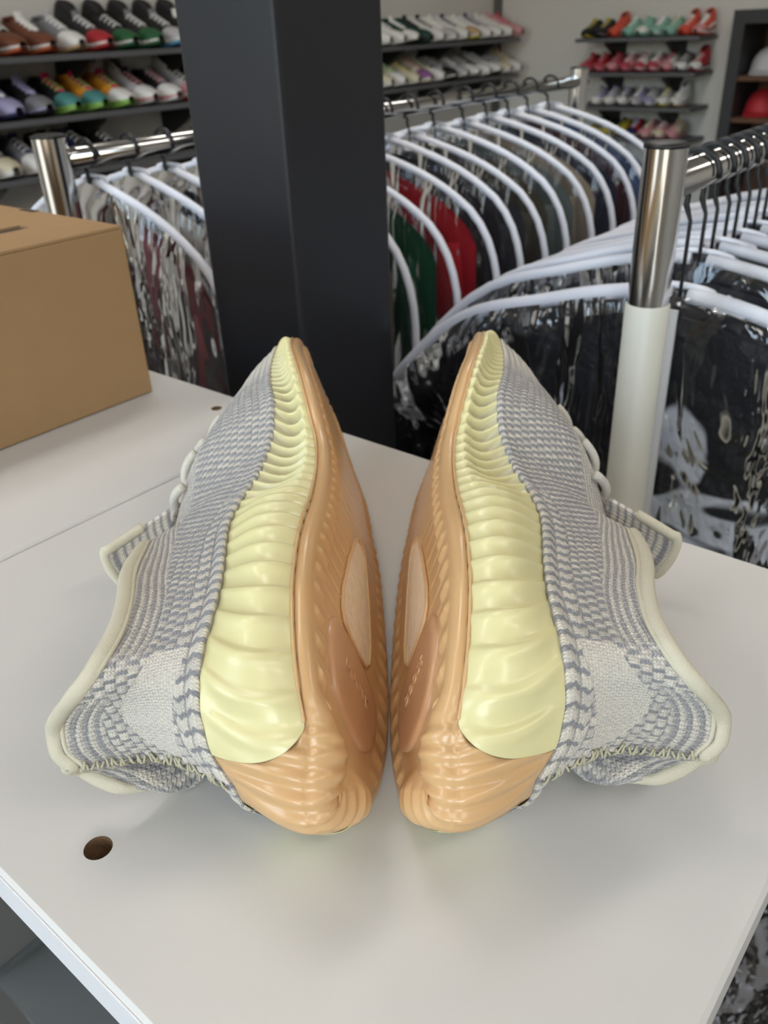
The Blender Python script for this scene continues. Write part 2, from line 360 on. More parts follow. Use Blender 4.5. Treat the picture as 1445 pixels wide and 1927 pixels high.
def rib_phase(u):
    """number of ribs from the heel up to the distance u along the edge (wide at the heel, narrow towards the toe)"""
    uu = np.linspace(-.02, .42, 500); sp = np.interp(uu, [0, .05, .08, .11, .15, .40], [.0112, .0112, .0100, .0086, .0074, .0077])
    c = np.concatenate([[0], np.cumsum(np.diff(uu) / sp[:-1])]); return np.interp(u, uu, c)
S_B0, S_B1 = .032, .084                                    # where the yellow wall ends at the heel
def cb(s):
    x = np.clip((S_B1 - np.asarray(s, float)) / (S_B1 - S_B0), 0, 1); return np.where(np.asarray(s) < S_B0, 1.0, 1 - (1 - x ** 2.3) ** (1 / 2.3))
def wall_pts(s, c, rib=1.0, ridge=0.0, lift=0.0, sink=False):
    """side wall between the outsole edge (c = 0) and the knit (c = 1)"""
    s, c = np.broadcast_arrays(s, c); G = Gc(s); K = Kc(s)
    ds = .004; t = Gx(s + ds) - Gx(s - ds)
    nu, nn = -t[..., 1], t[..., 0]; l = np.sqrt(nu ** 2 + nn ** 2) + 1e-9; nu, nn = nu / l, nn / l
    u = G[..., 0] + (K[..., 0] - G[..., 0]) * c; n = G[..., 1] + (K[..., 1] - G[..., 1]) * c; w = G[..., 2] + (K[..., 2] - G[..., 2]) * c
    fore = sstep(G[..., 0], .245, .285)
    toe_ = sstep(G[..., 0], .395, .435)
    bul = ((.0030 + .0030 * sstep(s, .04, .12)) * np.sin(np.pi * c ** .75)) * (1 - fore) + fore * (-.0046 * np.sin(np.pi * np.clip((c - .18) / .82, 0, 1)) + .0018 * np.sin(np.pi * np.clip(c / .36, 0, 1)))
    bul = bul * (1 - toe_) + toe_ * .0022 * np.sin(np.pi * c)
    ph = rib_phase(s * lenG + (.0040 * np.sin(c * np.pi * 1.05) - .002 * c) * (1 - .45 * fore)) % 1.0
    saw = np.where(ph < .78, (ph / .78) ** 1.5, 1 - sstep(ph, .78, 1.0))
    amp = (.0026 * (1 - fore) + .0007 * fore) * np.sin(np.pi * np.clip(c * .93 + .05, 0, 1)) ** .5 * rib
    amp = amp * (.6 + .4 * sstep(u, .165, .22)) * sstep(s, S_B0, S_B0 + .03)
    thin = np.exp(-((ph - .62) / .15) ** 2) * (.0006 * (1 - fore) + .0042 * fore * (1 - .6 * toe_) * (.3 + .7 * sstep(c, .1, .4))) * np.sin(np.pi * np.clip(c * .92 + .03, 0, 1)) ** .6 * rib
    d = bul + amp * (saw - .5) + thin + lift * (1 - sstep(s, S_B1, S_B1 * 1.6))
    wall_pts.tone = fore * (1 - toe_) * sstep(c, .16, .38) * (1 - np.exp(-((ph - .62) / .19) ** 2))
    if ridge: d = d + ridge * (1 - sstep(s, .05, .10)) * np.cos(2 * np.pi * s / .0165) * (1 - sstep(c, .75, 1.0))
    if sink: d = d - .0016 * sstep(c - cb(s), -.01, .05)
    return u + nu * d, n + nn * d, w

def sole_pts(s, d):
    """bottom of the outsole: d = 0 at the gum edge, 1 on the middle line"""
    s, d = np.broadcast_arrays(s, d); G = Gc(s)
    ds = .004; t = Gx(s + ds) - Gx(s - ds); nu, nn = -t[..., 1], t[..., 0]; l = np.sqrt(nu ** 2 + nn ** 2) + 1e-9; nu, nn = nu / l, nn / l
    uc = np.clip(G[..., 0], .172, .436); 
    r = np.clip(d / .12, 0, 1)                              # rounded edge over the first 12 %
    hr = .0008 * (1 - sstep(s, .05, .10)) * np.cos(2 * np.pi * s / .0165)
    h2 = 1 - sstep(s, .04, .11); ins = .0036 + .0050 * h2
    eu, en, ew = G[..., 0] - nu * ins, G[..., 1] - nn * ins, G[..., 2] - .004 - .0042 * h2
    k = np.clip((d - .12) / .88, 0, 1)
    u = np.where(d < .12, G[..., 0] + nu * (.0009 * np.sin(np.pi * r) + hr * (1 - r)) + (eu - G[..., 0]) * (1 - np.cos(r * np.pi / 2)), eu + (uc - eu) * k)
    n = np.where(d < .12, G[..., 1] + nn * (.0009 * np.sin(np.pi * r) + hr * (1 - r)) + (en - G[..., 1]) * (1 - np.cos(r * np.pi / 2)), en * (1 - k))
    wi = np.interp(u, GU[4:, 0], GU[4:, 2] - .004)
    w = np.where(d < .12, G[..., 2] - (.004 + .0042 * h2) * np.sin(r * np.pi / 2), ew * (1 - sstep(k, 0, .6)) + wi * sstep(k, 0, .6))
    w = w + .0012 * (1 - sstep(u, .150, .172)) * np.clip(d / .12, 0, 1)      # heel bevel
    ph = rib_phase(s * lenG - .004 * d) % 1.0
    lens = np.exp(-((ph - .5) / .20) ** 2)
    win = sstep(d, .13, .19) * (1 - sstep(d, .30, .38)) * sstep(s, .075, .10)
    line = np.exp(-((ph - .2) / .07) ** 2) * sstep(d, .16, .25) * (1 - sstep(d, .75, .95)) * sstep(s, .12, .16)
    w = w - .0011 * lens * win + .0004 * line
    hz = (1 - sstep(s, .05, .10)) * sstep(d, 0, .1) * (1 - sstep(d, .10, .26))
    w = w - .0006 * hz * np.cos(2 * np.pi * s / .0165)
    return u, n, w

# ---- materials of the sneakers
def rubber(name, col, rough, sub, rad, noise=.06):
    m = mat(name, col, rough, noise=noise, nscale=55, bump=.02, bscale=700, spec=.5, sub=sub, subr=rad, coat=.15)
    return m
M_yel = rubber('yellowed_rubber', srgb(224, 217, 165), .34, .35, (.0016, .0014, .0008))
# thin webs between the fins are clearer rubber and greyer than the thick yellowed ribs
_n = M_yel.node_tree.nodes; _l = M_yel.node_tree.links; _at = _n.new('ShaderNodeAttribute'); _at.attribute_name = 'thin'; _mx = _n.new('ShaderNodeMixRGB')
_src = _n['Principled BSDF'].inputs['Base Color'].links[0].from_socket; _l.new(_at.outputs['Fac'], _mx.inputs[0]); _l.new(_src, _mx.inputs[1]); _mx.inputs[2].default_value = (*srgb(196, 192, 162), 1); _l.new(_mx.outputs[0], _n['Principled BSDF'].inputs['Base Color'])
M_gum = rubber('gum_rubber', srgb(212, 173, 124), .30, .2, (.002, .0011, .0005))
M_pod = rubber('gum_rubber_dark', srgb(200, 155, 114), .34, .2, (.002, .001, .0005))
M_win = mat('sole_window_foam', srgb(238, 218, 190), .5, noise=.12, nscale=260, bump=.5, bscale=330, sub=.2)
M_bind = mat('collar_tape', srgb(204, 198, 176), .75, noise=.05, nscale=120, bump=.25, bscale=1500)
M_lace = mat('lace_cord', srgb(214, 209, 196), .85, noise=.08, nscale=900, bump=.5, bscale=1600)
M_thread = mat('seam_thread', srgb(188, 184, 158), .8)
def knit_material(name, c0, c1):
    m = bpy.data.materials.new(name); m.use_nodes = True; n = m.node_tree.nodes; L = m.node_tree.links; b = n['Principled BSDF']
    b.inputs['Roughness'].default_value = .9; b.inputs['Specular IOR Level'].default_value = .15
    b.inputs['Sheen Weight'].default_value = .25
    at = n.new('ShaderNodeAttribute'); at.attribute_name = 'knit'
    uv = n.new('ShaderNodeAttribute'); uv.attribute_name = 'stitch'
    sp = n.new('ShaderNodeSeparateXYZ'); L.new(uv.outputs['Vector'], sp.inputs[0])
    def M(op, a, b_=None, v=None):
        x = n.new('ShaderNodeMath'); x.operation = op
        L.new(a, x.inputs[0]) if not isinstance(a, (int, float)) else setattr(x.inputs[0], 'default_value', a)
        if b_ is not None: L.new(b_, x.inputs[1])
        elif v is not None: x.inputs[1].default_value = v
        return x.outputs[0]
    # knit loops: columns of slanted V stitches (about 1.1 mm wide, 0.9 mm high)
    colx = M('MULTIPLY', sp.outputs[0], v=1 / 1.15); fx = M('ABSOLUTE', M('SUBTRACT', M('FRACT', colx), v=.5))
    rowy = M('ADD', M('MULTIPLY', sp.outputs[1], v=1 / .95), M('MULTIPLY', fx, v=1.1)); fy = M('ABSOLUTE', M('SUBTRACT', M('FRACT', rowy), v=.5))
    edge = M('MINIMUM', M('MULTIPLY', fy, v=2.6), M('ADD', M('MULTIPLY', fx, v=2.2), v=.15))
    edge = M('MINIMUM', edge, v=1.0)
    nz = n.new('ShaderNodeTexNoise'); nz.inputs['Scale'].default_value = 900; tc = n.new('ShaderNodeTexCoord'); L.new(tc.outputs['Object'], nz.inputs['Vector'])
    f = M('ADD', M('SUBTRACT', at.outputs['Fac'], v=.06), M('MULTIPLY', M('SUBTRACT', nz.outputs['Fac'], v=.5), v=.5))
    f = M('ADD', f, M('MULTIPLY', M('SUBTRACT', 1.0, edge), v=.22)); 
    rp_ = n.new('ShaderNodeValToRGB'); L.new(f, rp_.inputs[0]); e = rp_.color_ramp.elements
    e[0].position = .08; e[0].color = (*c0, 1); e[1].position = .92; e[1].color = (*c1, 1)
    L.new(rp_.outputs[0], b.inputs['Base Color'])
    bp = n.new('ShaderNodeBump'); bp.inputs['Strength'].default_value = .8; bp.inputs['Distance'].default_value = .0006
    hh = M('ADD', edge, M('MULTIPLY', nz.outputs['Fac'], v=.35)); L.new(hh, bp.inputs['Height']); L.new(bp.outputs[0], b.inputs['Normal'])
    return m
M_knit = knit_material('knit_cream_grey', srgb(242, 235, 220), srgb(152, 152, 155))

# ---- knit relief and yarn colour
def knit_fields(s, b, inner=False):
    """returns yarn mix (0 cream .. 1 grey), relief (m), stitch coordinates (mm)"""
    K = Kc(s); T = Tc(s); H = np.sqrt(((T - K) ** 2).sum(-1)) * 1000 + 1e-6
    l = s * lenK * 1000; m = b * H; mt = H - m; uu = K[..., 0]
    rnd = lambda i, j: (np.sin(i * 12.9898 + j * 78.233) * 43758.5453) % 1.0
    # chunky cable next to the rubber
    cw, ch = 4.6, 5.4
    ci = np.floor(m / cw); lo = l + ci * 1.1 + .5 * np.sin(m * 2.0); cj = np.floor(lo / ch); fx = m / cw - ci; fy = lo / ch - cj
    puff = np.clip(np.sin(np.pi * fx), 0, 1) ** .5 * np.clip(np.sin(np.pi * fy), 0, 1) ** .35
    cab_h = .0011 * puff; cab_c = np.where(fy < .30, .95, .12 + .2 * rnd(ci, cj)) + .35 * (np.abs(fx - .5) > .42)
    # brick blocks on the flank
    bw, bh = 3.2, 4.0
    bi = np.floor(m / bw); lo = l + (bi % 2) * bh / 2; bj = np.floor(lo / bh); gx = m / bw - bi; gy = lo / bh - bj
    pf = np.clip(np.sin(np.pi * gx), 0, 1) ** .6 * np.clip(np.sin(np.pi * gy), 0, 1) ** .6
    blk_h = .0009 * pf; blk_c = np.where(gy < .33, .95, .10 + .30 * rnd(bi, bj)) + .22 * (gx < .14)
    # diagonal stripes below the instep and the collar
    per = 2.4 + 1.6 * (1 - sstep(s, _hs * .5, _hs))
    zz = (mt - .035 * l + .45 * np.abs(((l / 1.9) % 1.0) * 2 - 1)) / per; sf = zz % 1.0
    str_c = np.where(sf < .5, .80 - .3 * (((l / 2.2 + np.floor(zz) * .37) % 1.0) < .22), .08 + .42 * (((l / 1.7 + np.floor(zz) * .5) % 1.0) < .30)); str_h = .00045 * np.sin(np.pi * np.clip(sf / .52, 0, 1)) + .0006 * np.sin(np.pi * np.clip((sf - .52) / .48, 0, 1))
    # toe: pale columns of chain stitches running along the edge
    tw = 3.6; ti = np.floor(m / tw); tx = m / tw - ti; ty = (l / 2.3 + .5 * (ti % 2)) % 1.0
    toe_c = .06 + .48 * (np.abs(tx - .5) > .36) + .22 * (ty < .25); toe_h = .0006 * np.sin(np.pi * tx) ** .7 * (.6 + .4 * np.sin(np.pi * ty))
    bn = b
    w_cab = (1 - sstep(m, 8.4, 9.4)) * (1 - sstep(uu, .262, .285))
    w_toe = sstep(uu, .365, .405) 
    w_str = sstep(bn, .60, .66) * (1 - sstep(uu, .40, .43)) * sstep(s, _hs * .75, _hs * 1.2)
    w_str = np.maximum(w_str, sstep(bn, .66, .74) * (1 - sstep(s, _hs * .55, _hs * .85)))
    c = blk_c; h = blk_h
    c = c * (1 - w_toe) + toe_c * w_toe; h = h * (1 - w_toe) + toe_h * w_toe
    c = c * (1 - w_str) + str_c * w_str; h = h * (1 - w_str) + str_h * w_str
    c = c * (1 - w_cab) + cab_c * w_cab; h = h * (1 - w_cab) + cab_h * w_cab
    # pale quarter patch beside the heel
    ps = (s - PATCH[0]) / (PATCH[1] - PATCH[0]); pb = (b - PATCH[2]) / (PATCH[3] - PATCH[2])
    inside = (ps > 0) & (ps < 1) & (pb > .0 + .25 * (1 - ps) ** 3) & (pb < 1 - .55 * np.clip(1 - ps * 1.6, 0, 1) ** 2)
    pc = .10 + .22 * ((((l / 1.7) + .5 * np.floor(m / 1.3)) % 1.0) < .33)
    c = np.where(inside, pc, c); h = np.where(inside, .0003 + .00015 * pc, h)
    return np.clip(c, 0, 1), h, np.stack([l, m, np.zeros_like(l)], -1)
PATCH = (.010, .128, .19, .58)

def low_tuck(s, b, u, n):
    hz = 1 - sstep(s, _hs * 1.1, _hs * 2.6); hump = sstep(b, .0, .22) * (1 - sstep(b, .45, .80))
    f = np.maximum(hump * sstep(s, 0, _hs * .55), sstep(b, .0, .22) * sstep(s, _hs * .66, _hs * .98)) * hz
    return u + .022 * f, n * (1 - .5 * np.maximum(hump, 0) * hz)
def shoe_mesh_upper(name, ns, nb, sign):
    s = np.linspace(0, 1, ns)[:, None] ** 1.0; b = np.linspace(0, 1, nb)[None, :]
    S, Bb = np.broadcast_arrays(s, b); u, n, w = upper_pts(S, Bb)
    c, h, st = knit_fields(S, Bb)
    if sign < 0:                                            # the lower flank is tucked in behind the heel
        u, n = low_tuck(S, Bb, u, n)
    P = pos(u, sign * n, w)
    du = np.gradient(P, axis=0); dv = np.gradient(P, axis=1); N = np.cross(du, dv); ln = np.linalg.norm(N, axis=-1, keepdims=True); N = N / np.maximum(ln, 1e-12)
    N = N * (1 if sign > 0 else -1)
    ctr = pos(np.clip(u, .19, .42), 0 * n, np.full_like(w, .045))
    if ((P - ctr) * N).sum(-1).mean() < 0: N = -N
    good = (ln[..., 0] > 1e-10)[..., None]
    P = P + np.where(good, N, 0) * h[..., None]
    P[..., 2] = np.maximum(P[..., 2], .0008)
    me = gridmesh(name, P, flip=(sign < 0))
    a = me.attributes.new('knit', 'FLOAT', 'POINT'); a.data.foreach_set('value', c.reshape(-1).astype(np.float32))
    a = me.attributes.new('stitch', 'FLOAT_VECTOR', 'POINT'); a.data.foreach_set('vector', st.reshape(-1).astype(np.float32))
    return me
def merge_meshes(name, m1, m2, weld=False):
    import bmesh
    bm = bmesh.new(); bm.from_mesh(m1); bm.from_mesh(m2)
    if weld: bmesh.ops.remove_doubles(bm, verts=bm.verts, dist=2e-5)
    me = bpy.data.meshes.new(name); bm.to_mesh(me); bm.free()
    me.polygons.foreach_set('use_smooth', np.ones(len(me.polygons), bool)); return me

SHOE_MESH = {}
def build_shoe_meshes():
    SM = SHOE_MESH
    SM['upper'] = merge_meshes('upper', shoe_mesh_upper('upper_top', 760, 210, 1), shoe_mesh_upper('upper_low', 240, 70, -1))
    # yellow wall
    ms = []
    for sg, ns, nc in ((1, 620, 44), (-1, 300, 20)):
        c0 = np.linspace(1, 0, 70); s0 = S_B1 - (S_B1 - S_B0) * (1 - (1 - c0) ** 2.3) ** (1 / 2.3)
        s1 = np.linspace(S_B1, 1, ns)[1:]; s = np.concatenate([s0, s1])[:, None]; cc0 = np.concatenate([c0, 0 * s1])[:, None]; k = np.linspace(0, 1, nc)[None, :]
        c = cc0 + (1 - cc0) * k; S, Cc = np.broadcast_arrays(s, c); u, n, w = wall_pts(S, Cc, lift=.0005)
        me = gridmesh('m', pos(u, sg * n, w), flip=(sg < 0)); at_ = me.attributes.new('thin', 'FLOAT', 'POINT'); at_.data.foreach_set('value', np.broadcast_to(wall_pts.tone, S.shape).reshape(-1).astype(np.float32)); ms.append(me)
    SM['midsole'] = merge_meshes('midsole', *ms)
    # gum: bottom and the wrap around the heel, one body
    parts = []
    for sg, ns in ((1, 560), (-1, 300)):
        s = np.linspace(0, 1, ns)[:, None]; d = np.concatenate([np.linspace(0, .12, 9), np.linspace(.13, 1, 60)])[None, :]
        u, n, w = sole_pts(*np.broadcast_arrays(s, d)); parts.append(gridmesh('m', pos(u, sg * n, w), flip=(sg > 0)))
        s = np.linspace(0, 1, ns); s = s[s <= S_B1 + .008][:, None]; k = np.linspace(0, 1, 40)[None, :]
        c = np.clip(cb(s) + .12, 0, 1) * k; u, n, w = wall_pts(*np.broadcast_arrays(s, c), rib=0, ridge=.0008, sink=True)
        # a lip that stands a little proud of the yellow wall
        parts.append(gridmesh('m', pos(u, sg * n, w), flip=(sg < 0)))
    g = parts[0]
    for q in parts[1:]: g = merge_meshes('outsole', g, q, weld=True)
    SM['outsole'] = g
    # thin flash line between gum and yellow rubber
    s = np.concatenate([np.linspace(S_B1 * .9, 1, 260)]); u, n, w = wall_pts(s, np.full_like(s, .012), rib=0); up_ = pos(u, n + .0004, w)
    SM['seam_line'] = joinmesh('seam_line', [tube_vf(up_, .00055, 6)])
    # window in the sole and the heel pod: raised plates with rounded rims, in (u, n) on the sole plane
    def plate(name, poly, h, inset, back=.0):
        poly = np.array(poly, float); q = []
        cc = poly.mean(0)
        rings = [(1.0, .0006), (1.0, -h * .6), (1 - inset * .4, -h * .92), (1 - inset, -h), (.5, -h), (.0, -h)]
        P = []
        for k, ww in rings:
            R = cc + (poly - cc) * k; P.append(pos(R[:, 0], R[:, 1], np.full(len(R), ww)))
        return gridmesh(name, np.stack(P, 0), closed_v=True, flip=True)
    def dense(poly, k=6):
        P = np.array(poly + poly[:1], float); t = np.arange(len(P)); x = np.linspace(0, len(poly), len(poly) * k, endpoint=False); return interp(x, t, P)
    half = [(.2770, 0.0), (.2756, .0045), (.2541, .0100), (.2306, .0135), (.2204, .0128), (.2160, .0095), (.2148, .004)]
    win = half + [(u, -n) for u, n in half[:0:-1]]
    SM['sole_window'] = plate('sole_window', dense(win), .0008, .10)
    wr = dense(win, 8); SM['window_rim'] = joinmesh('window_rim', [tube_vf(pos(wr[:, 0], wr[:, 1], np.full(len(wr), -.0006)), .0007, 6, closed=True)])
    half = [(.2125, 0.), (.2120, .010), (.2083, .0188), (.2000, .0205), (.1925, .0195), (.1865, .0172), (.1817, .0139), (.1785, .0095), (.1770, .005)]
    pod = half + [(.1765, 0.)] + [(u, -n) for u, n in half[:0:-1]]
    SM['heel_pod'] = plate('heel_pod', crom(np.array(pod + pod[:1]), np.arange(len(pod) + 1), np.linspace(0, len(pod), 90, endpoint=False)), .0016, .16)
    # collar tape: both sides of the opening, round the heel
    def edge(sg, sa): 
        s = np.linspace(0, sa, 150); T = Tc(s); u0, n0, w0 = upper_pts(s, np.full_like(s, .93)); d = T - np.stack([u0, n0, w0], -1); d /= np.linalg.norm(d, axis=1, keepdims=True) + 1e-9
        if sg < 0: T = np.array(T); T[:, 0], T[:, 1] = low_tuck(s, np.ones_like(s), T[:, 0], T[:, 1])
        Q = T + d * .0012; return Q[:, 0], sg * Q[:, 1], Q[:, 2], d * np.array([1, sg, 1])
    sa = float(uK(.272))
    a = edge(1, sa); b_ = edge(-1, sa)
    path = np.concatenate([pos(*a[:3])[::-1], pos(*b_[:3])[1:]]); dirs = np.concatenate([a[3][::-1], b_[3][1:]])
    updir = [Vector((-dd[1] * ST - dd[2] * CT, dd[0], dd[1] * CT - dd[2] * ST)) for dd in dirs]
    rad = np.full(len(path), .0017); SM['collar_binding'] = joinmesh('collar_binding', [tube_vf(path, rad, 12, flat=1.45, up=updir)])
    inner = []
    for sg in (1, -1):
        s = np.linspace(0, sa, 150); u, n, w = upper_pts(s, np.full_like(s, .955))
        if sg < 0: u, n = low_tuck(s, np.full_like(s, .955), u, n)
        inner.append(pos(u, sg * (n + .0007), w))
    SM['piping'] = joinmesh('piping', [tube_vf(np.concatenate([inner[0][::-1], inner[1][1:]]), .00075, 6)])
    # heel seam stitches
    tv = []
    rs = random.Random(3)
    for k in range(34):
        bb = .05 + .0265 * k; sg = 1 if k % 2 else -1
        u, n, w = upper_pts(np.zeros(1), np.array([bb + rs.uniform(-.012, .012)])); u2, n2, w2 = upper_pts(np.zeros(1), np.array([bb + rs.uniform(.0, .05)]))
        e1, e2 = rs.uniform(.0008, .0026), rs.uniform(.0008, .0026)
        A_ = [pos(u - .0006, sg * e1, w)[0], pos(u * .5 + u2 * .5 - rs.uniform(.001, .0022), 0, w * .5 + w2 * .5)[0], pos(u2 - .0006, -sg * e2, w2)[0]]
        tv.append(tube_vf(A_, .00036, 6))
    SM['seam_stitching'] = joinmesh('seam_stitching', tv)
    # tongue tab
    s = np.linspace(0, 1, 26)[:, None]; q = np.linspace(-1, 1, 21)[None, :]
    su, sq = np.broadcast_arrays(s, q)
    top = np.stack([.306 - .018 * su - .004 * su ** 2, .0105 * sq * (1 - .12 * su), .0765 + .0215 * su + .0025 * (1 - sq ** 2)], -1)
    SM['tongue'] = gridmesh('tongue', np.concatenate([pos(top[..., 0], top[..., 1], top[..., 2]), pos(top[..., 0] - .0022, top[..., 1], top[..., 2] - .0008)[:, ::-1]], 1), closed_v=True)
    me = SM['tongue']; nv = len(me.vertices); l = np.repeat(np.linspace(0, 34, 26), 42)
    a_ = me.attributes.new('knit', 'FLOAT', 'POINT'); a_.data.foreach_set('value', np.where((l / 4.2) % 1 < .45, .85, .12).astype(np.float32))
    a_ = me.attributes.new('stitch', 'FLOAT_VECTOR', 'POINT'); a_.data.foreach_set('vector', np.stack([np.tile(np.linspace(0, 29, 42), 26), l, 0 * l], -1).reshape(-1).astype(np.float32))
    e = [pos(.306 - .018 - .004 - .001, nq, .0765 + .0215 + .0025 * (1 - (nq / .0105) ** 2) + .0005)[()] for nq in np.linspace(-.0092, .0092, 21)]
    sd1 = [pos(.306 - .018 * k - .004 * k * k - .001, .0105 * (1 - .12 * k), .0765 + .0215 * k)[()] for k in np.linspace(.45, .97, 12)]
    sd0 = [pos(.306 - .018 * k - .004 * k * k - .001, -.0105 * (1 - .12 * k), .0765 + .0215 * k)[()] for k in np.linspace(.45, .97, 12)]
    SM['tab_binding'] = joinmesh('tab_binding', [tube_vf(sd0 + e + sd1[::-1], .0021, 10)])
    # laces crossing the instep
    lc = []
    for k, uu_ in enumerate((.322, .340, .358, .376)):
        wt = float(np.interp(uu_, TPn[11:, 0], TPn[11:, 2])); pts = []
        for q in np.linspace(-1, 1, 17):
            nn = .0125 * q; pts.append(pos(uu_ + .004 * q * (1 if k % 2 else -1), nn, wt + .0022 * (1 - q * q) - .0070 * q * q + .0002)[()])
        lc.append(tube_vf(pts, .0020, 8))
    SM['laces'] = lc
build_shoe_meshes()

PAIR_YAW = math.radians(-1.6)
PAIR = Matrix.Translation((-.0015 - .143 * math.tan(math.radians(1.6)), 0, HT)) @ Matrix.Rotation(PAIR_YAW, 4, 'Z')
def lettering(mirror):
    cu = bpy.data.curves.new('lettering', 'FONT'); cu.body = 'boost'; cu.size = .0085; cu.extrude = .00025; cu.align_x = 'CENTER'; cu.align_y = 'CENTER'; cu.resolution_u = 3
    t = bpy.data.objects.new('tmp_text', cu); COL.objects.link(t); dg = bpy.context.evaluated_depsgraph_get()
    me = bpy.data.meshes.new_from_object(t.evaluated_get(dg)); bpy.data.objects.remove(t)
    co = np.zeros(len(me.vertices) * 3, np.float32); me.vertices.foreach_get('co', co); co = co.reshape(-1, 3)
    n = -co[:, 0] * (-1 if mirror else 1); u = .1985 + co[:, 1]; w = -.0017 - co[:, 2]
    P = pos(u, n, w); me.vertices.foreach_set('co', P.reshape(-1).astype(np.float32)); me.update(); return me
SHOE_BASE = Vector((-.055, .30, 0))
def make_shoe(mirror, label):
    adj = Matrix.Translation((0, .44, 0)) @ Matrix.Rotation(-.0125, 4, 'Z') @ Matrix.Translation((-.0009, -.44, 0)) if mirror else Matrix()
    root = empty('sneaker', matrix=PAIR @ adj @ Matrix.Translation((SHOE_BASE.x * (-1 if mirror else 1), SHOE_BASE.y, 0)) @ Matrix.Diagonal((-1 if mirror else 1, 1, 1, 1)))
    tag(root, label, 'shoe', 'pair of knitted sneakers')
    off = Matrix.Translation(-SHOE_BASE)
    def part(name, key, m, parent=None):
        o = link(name, SHOE_MESH[key] if isinstance(key, str) else key, parent or root, m)
        if parent is None: o.matrix_local = off
        return o
    up = part('upper', 'upper', M_knit); tag(up, 'cream and grey knitted upper')
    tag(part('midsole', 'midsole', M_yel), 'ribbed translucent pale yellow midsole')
    so = part('outsole', 'outsole', M_gum); tag(so, 'ribbed amber gum outsole')
    part('seam_line', 'seam_line', M_gum)
    wn = part('sole_window', 'sole_window', M_win); tag(wn, 'pale window in the outsole'); part('window_rim', 'window_rim', M_gum, wn)
    pd = part('heel_pod', 'heel_pod', M_pod); part('lettering', lettering(mirror), M_pod, pd)
    cb_ = part('collar_binding', 'collar_binding', M_bind); tag(cb_, 'olive cream collar tape'); part('piping', 'piping', M_bind, cb_)
    part('seam_stitching', 'seam_stitching', M_thread)
    tg = part('tongue', 'tongue', M_knit); part('tab_binding', 'tab_binding', M_bind, tg)
    for k, (v, f) in enumerate(SHOE_MESH['laces']):
        if isinstance(SHOE_MESH['laces'][k], tuple): 
            key = 'lace%d' % k
            if key not in SHOE_MESH: SHOE_MESH[key] = pymesh('lace', v, f, True)
            part('lace', key, M_lace)
    return root
make_shoe(False, 'cream and grey knitted sneaker on its side, the one nearer the cardboard box')
make_shoe(True, 'cream and grey knitted sneaker on its side, the one nearer the chrome post')
# ================================================================== garment racks
M_chrome = mat('chrome_tube', (.62, .61, .59), .14, metal=1.0)
M_tube = mat('off_white_tube', srgb(214, 212, 198), .45, noise=.03, nscale=20)
M_cap = mat('black_plastic', srgb(22, 22, 24), .45)
M_pipe = mat('white_piping', srgb(226, 227, 234), .55, bump=.15, bscale=300)
M_zip = mat('white_zip', srgb(205, 204, 203), .6, bump=.3, bscale=500)
def film(name, milky, rough, bumps, scale, dist=.03, detail=2.5, ior=1.55):
    m = bpy.data.materials.new(name); m.use_nodes = True; n = m.node_tree.nodes; L = m.node_tree.links; n.remove(n['Principled BSDF'])
    tr = n.new('ShaderNodeBsdfTransparent'); tr.inputs[0].default_value = (.93, .94, .96, 1)
    gl = n.new('ShaderNodeBsdfGlossy'); gl.inputs['Roughness'].default_value = rough
    df = n.new('ShaderNodeBsdfDiffuse'); df.inputs[0].default_value = (.75, .77, .82, 1)
    tc = n.new('ShaderNodeTexCoord'); mp = n.new('ShaderNodeMapping'); mp.inputs['Scale'].default_value = (1, 1, .45); L.new(tc.outputs['Object'], mp.inputs[0])
    nz = n.new('ShaderNodeTexNoise'); nz.inputs['Scale'].default_value = scale; nz.inputs['Detail'].default_value = detail; nz.inputs['Roughness'].default_value = .45; nz.inputs['Distortion'].default_value = 1.6; L.new(mp.outputs[0], nz.inputs['Vector'])
    bp = n.new('ShaderNodeBump'); bp.inputs['Strength'].default_value = bumps; bp.inputs['Distance'].default_value = dist; L.new(nz.outputs['Fac'], bp.inputs['Height'])
    fr = n.new('ShaderNodeFresnel'); fr.inputs[0].default_value = ior; L.new(bp.outputs[0], fr.inputs['Normal']); L.new(bp.outputs[0], gl.inputs['Normal'])
    m1 = n.new('ShaderNodeMixShader'); m1.inputs[0].default_value = milky; L.new(tr.outputs[0], m1.inputs[1]); L.new(df.outputs[0], m1.inputs[2])
    m2 = n.new('ShaderNodeMixShader'); L.new(fr.outputs[0], m2.inputs[0]); L.new(m1.outputs[0], m2.inputs[1]); L.new(gl.outputs[0], m2.inputs[2])
    L.new(m2.outputs[0], n['Material Output'].inputs[0]); return m
M_film = film('clear_bag_film', .010, .03, 1.0, 10, .042, 2.8, 1.62)
M_film2 = film('clear_bag_film_far', .006, .05, .7, 12, .03, 2.5, 1.38)

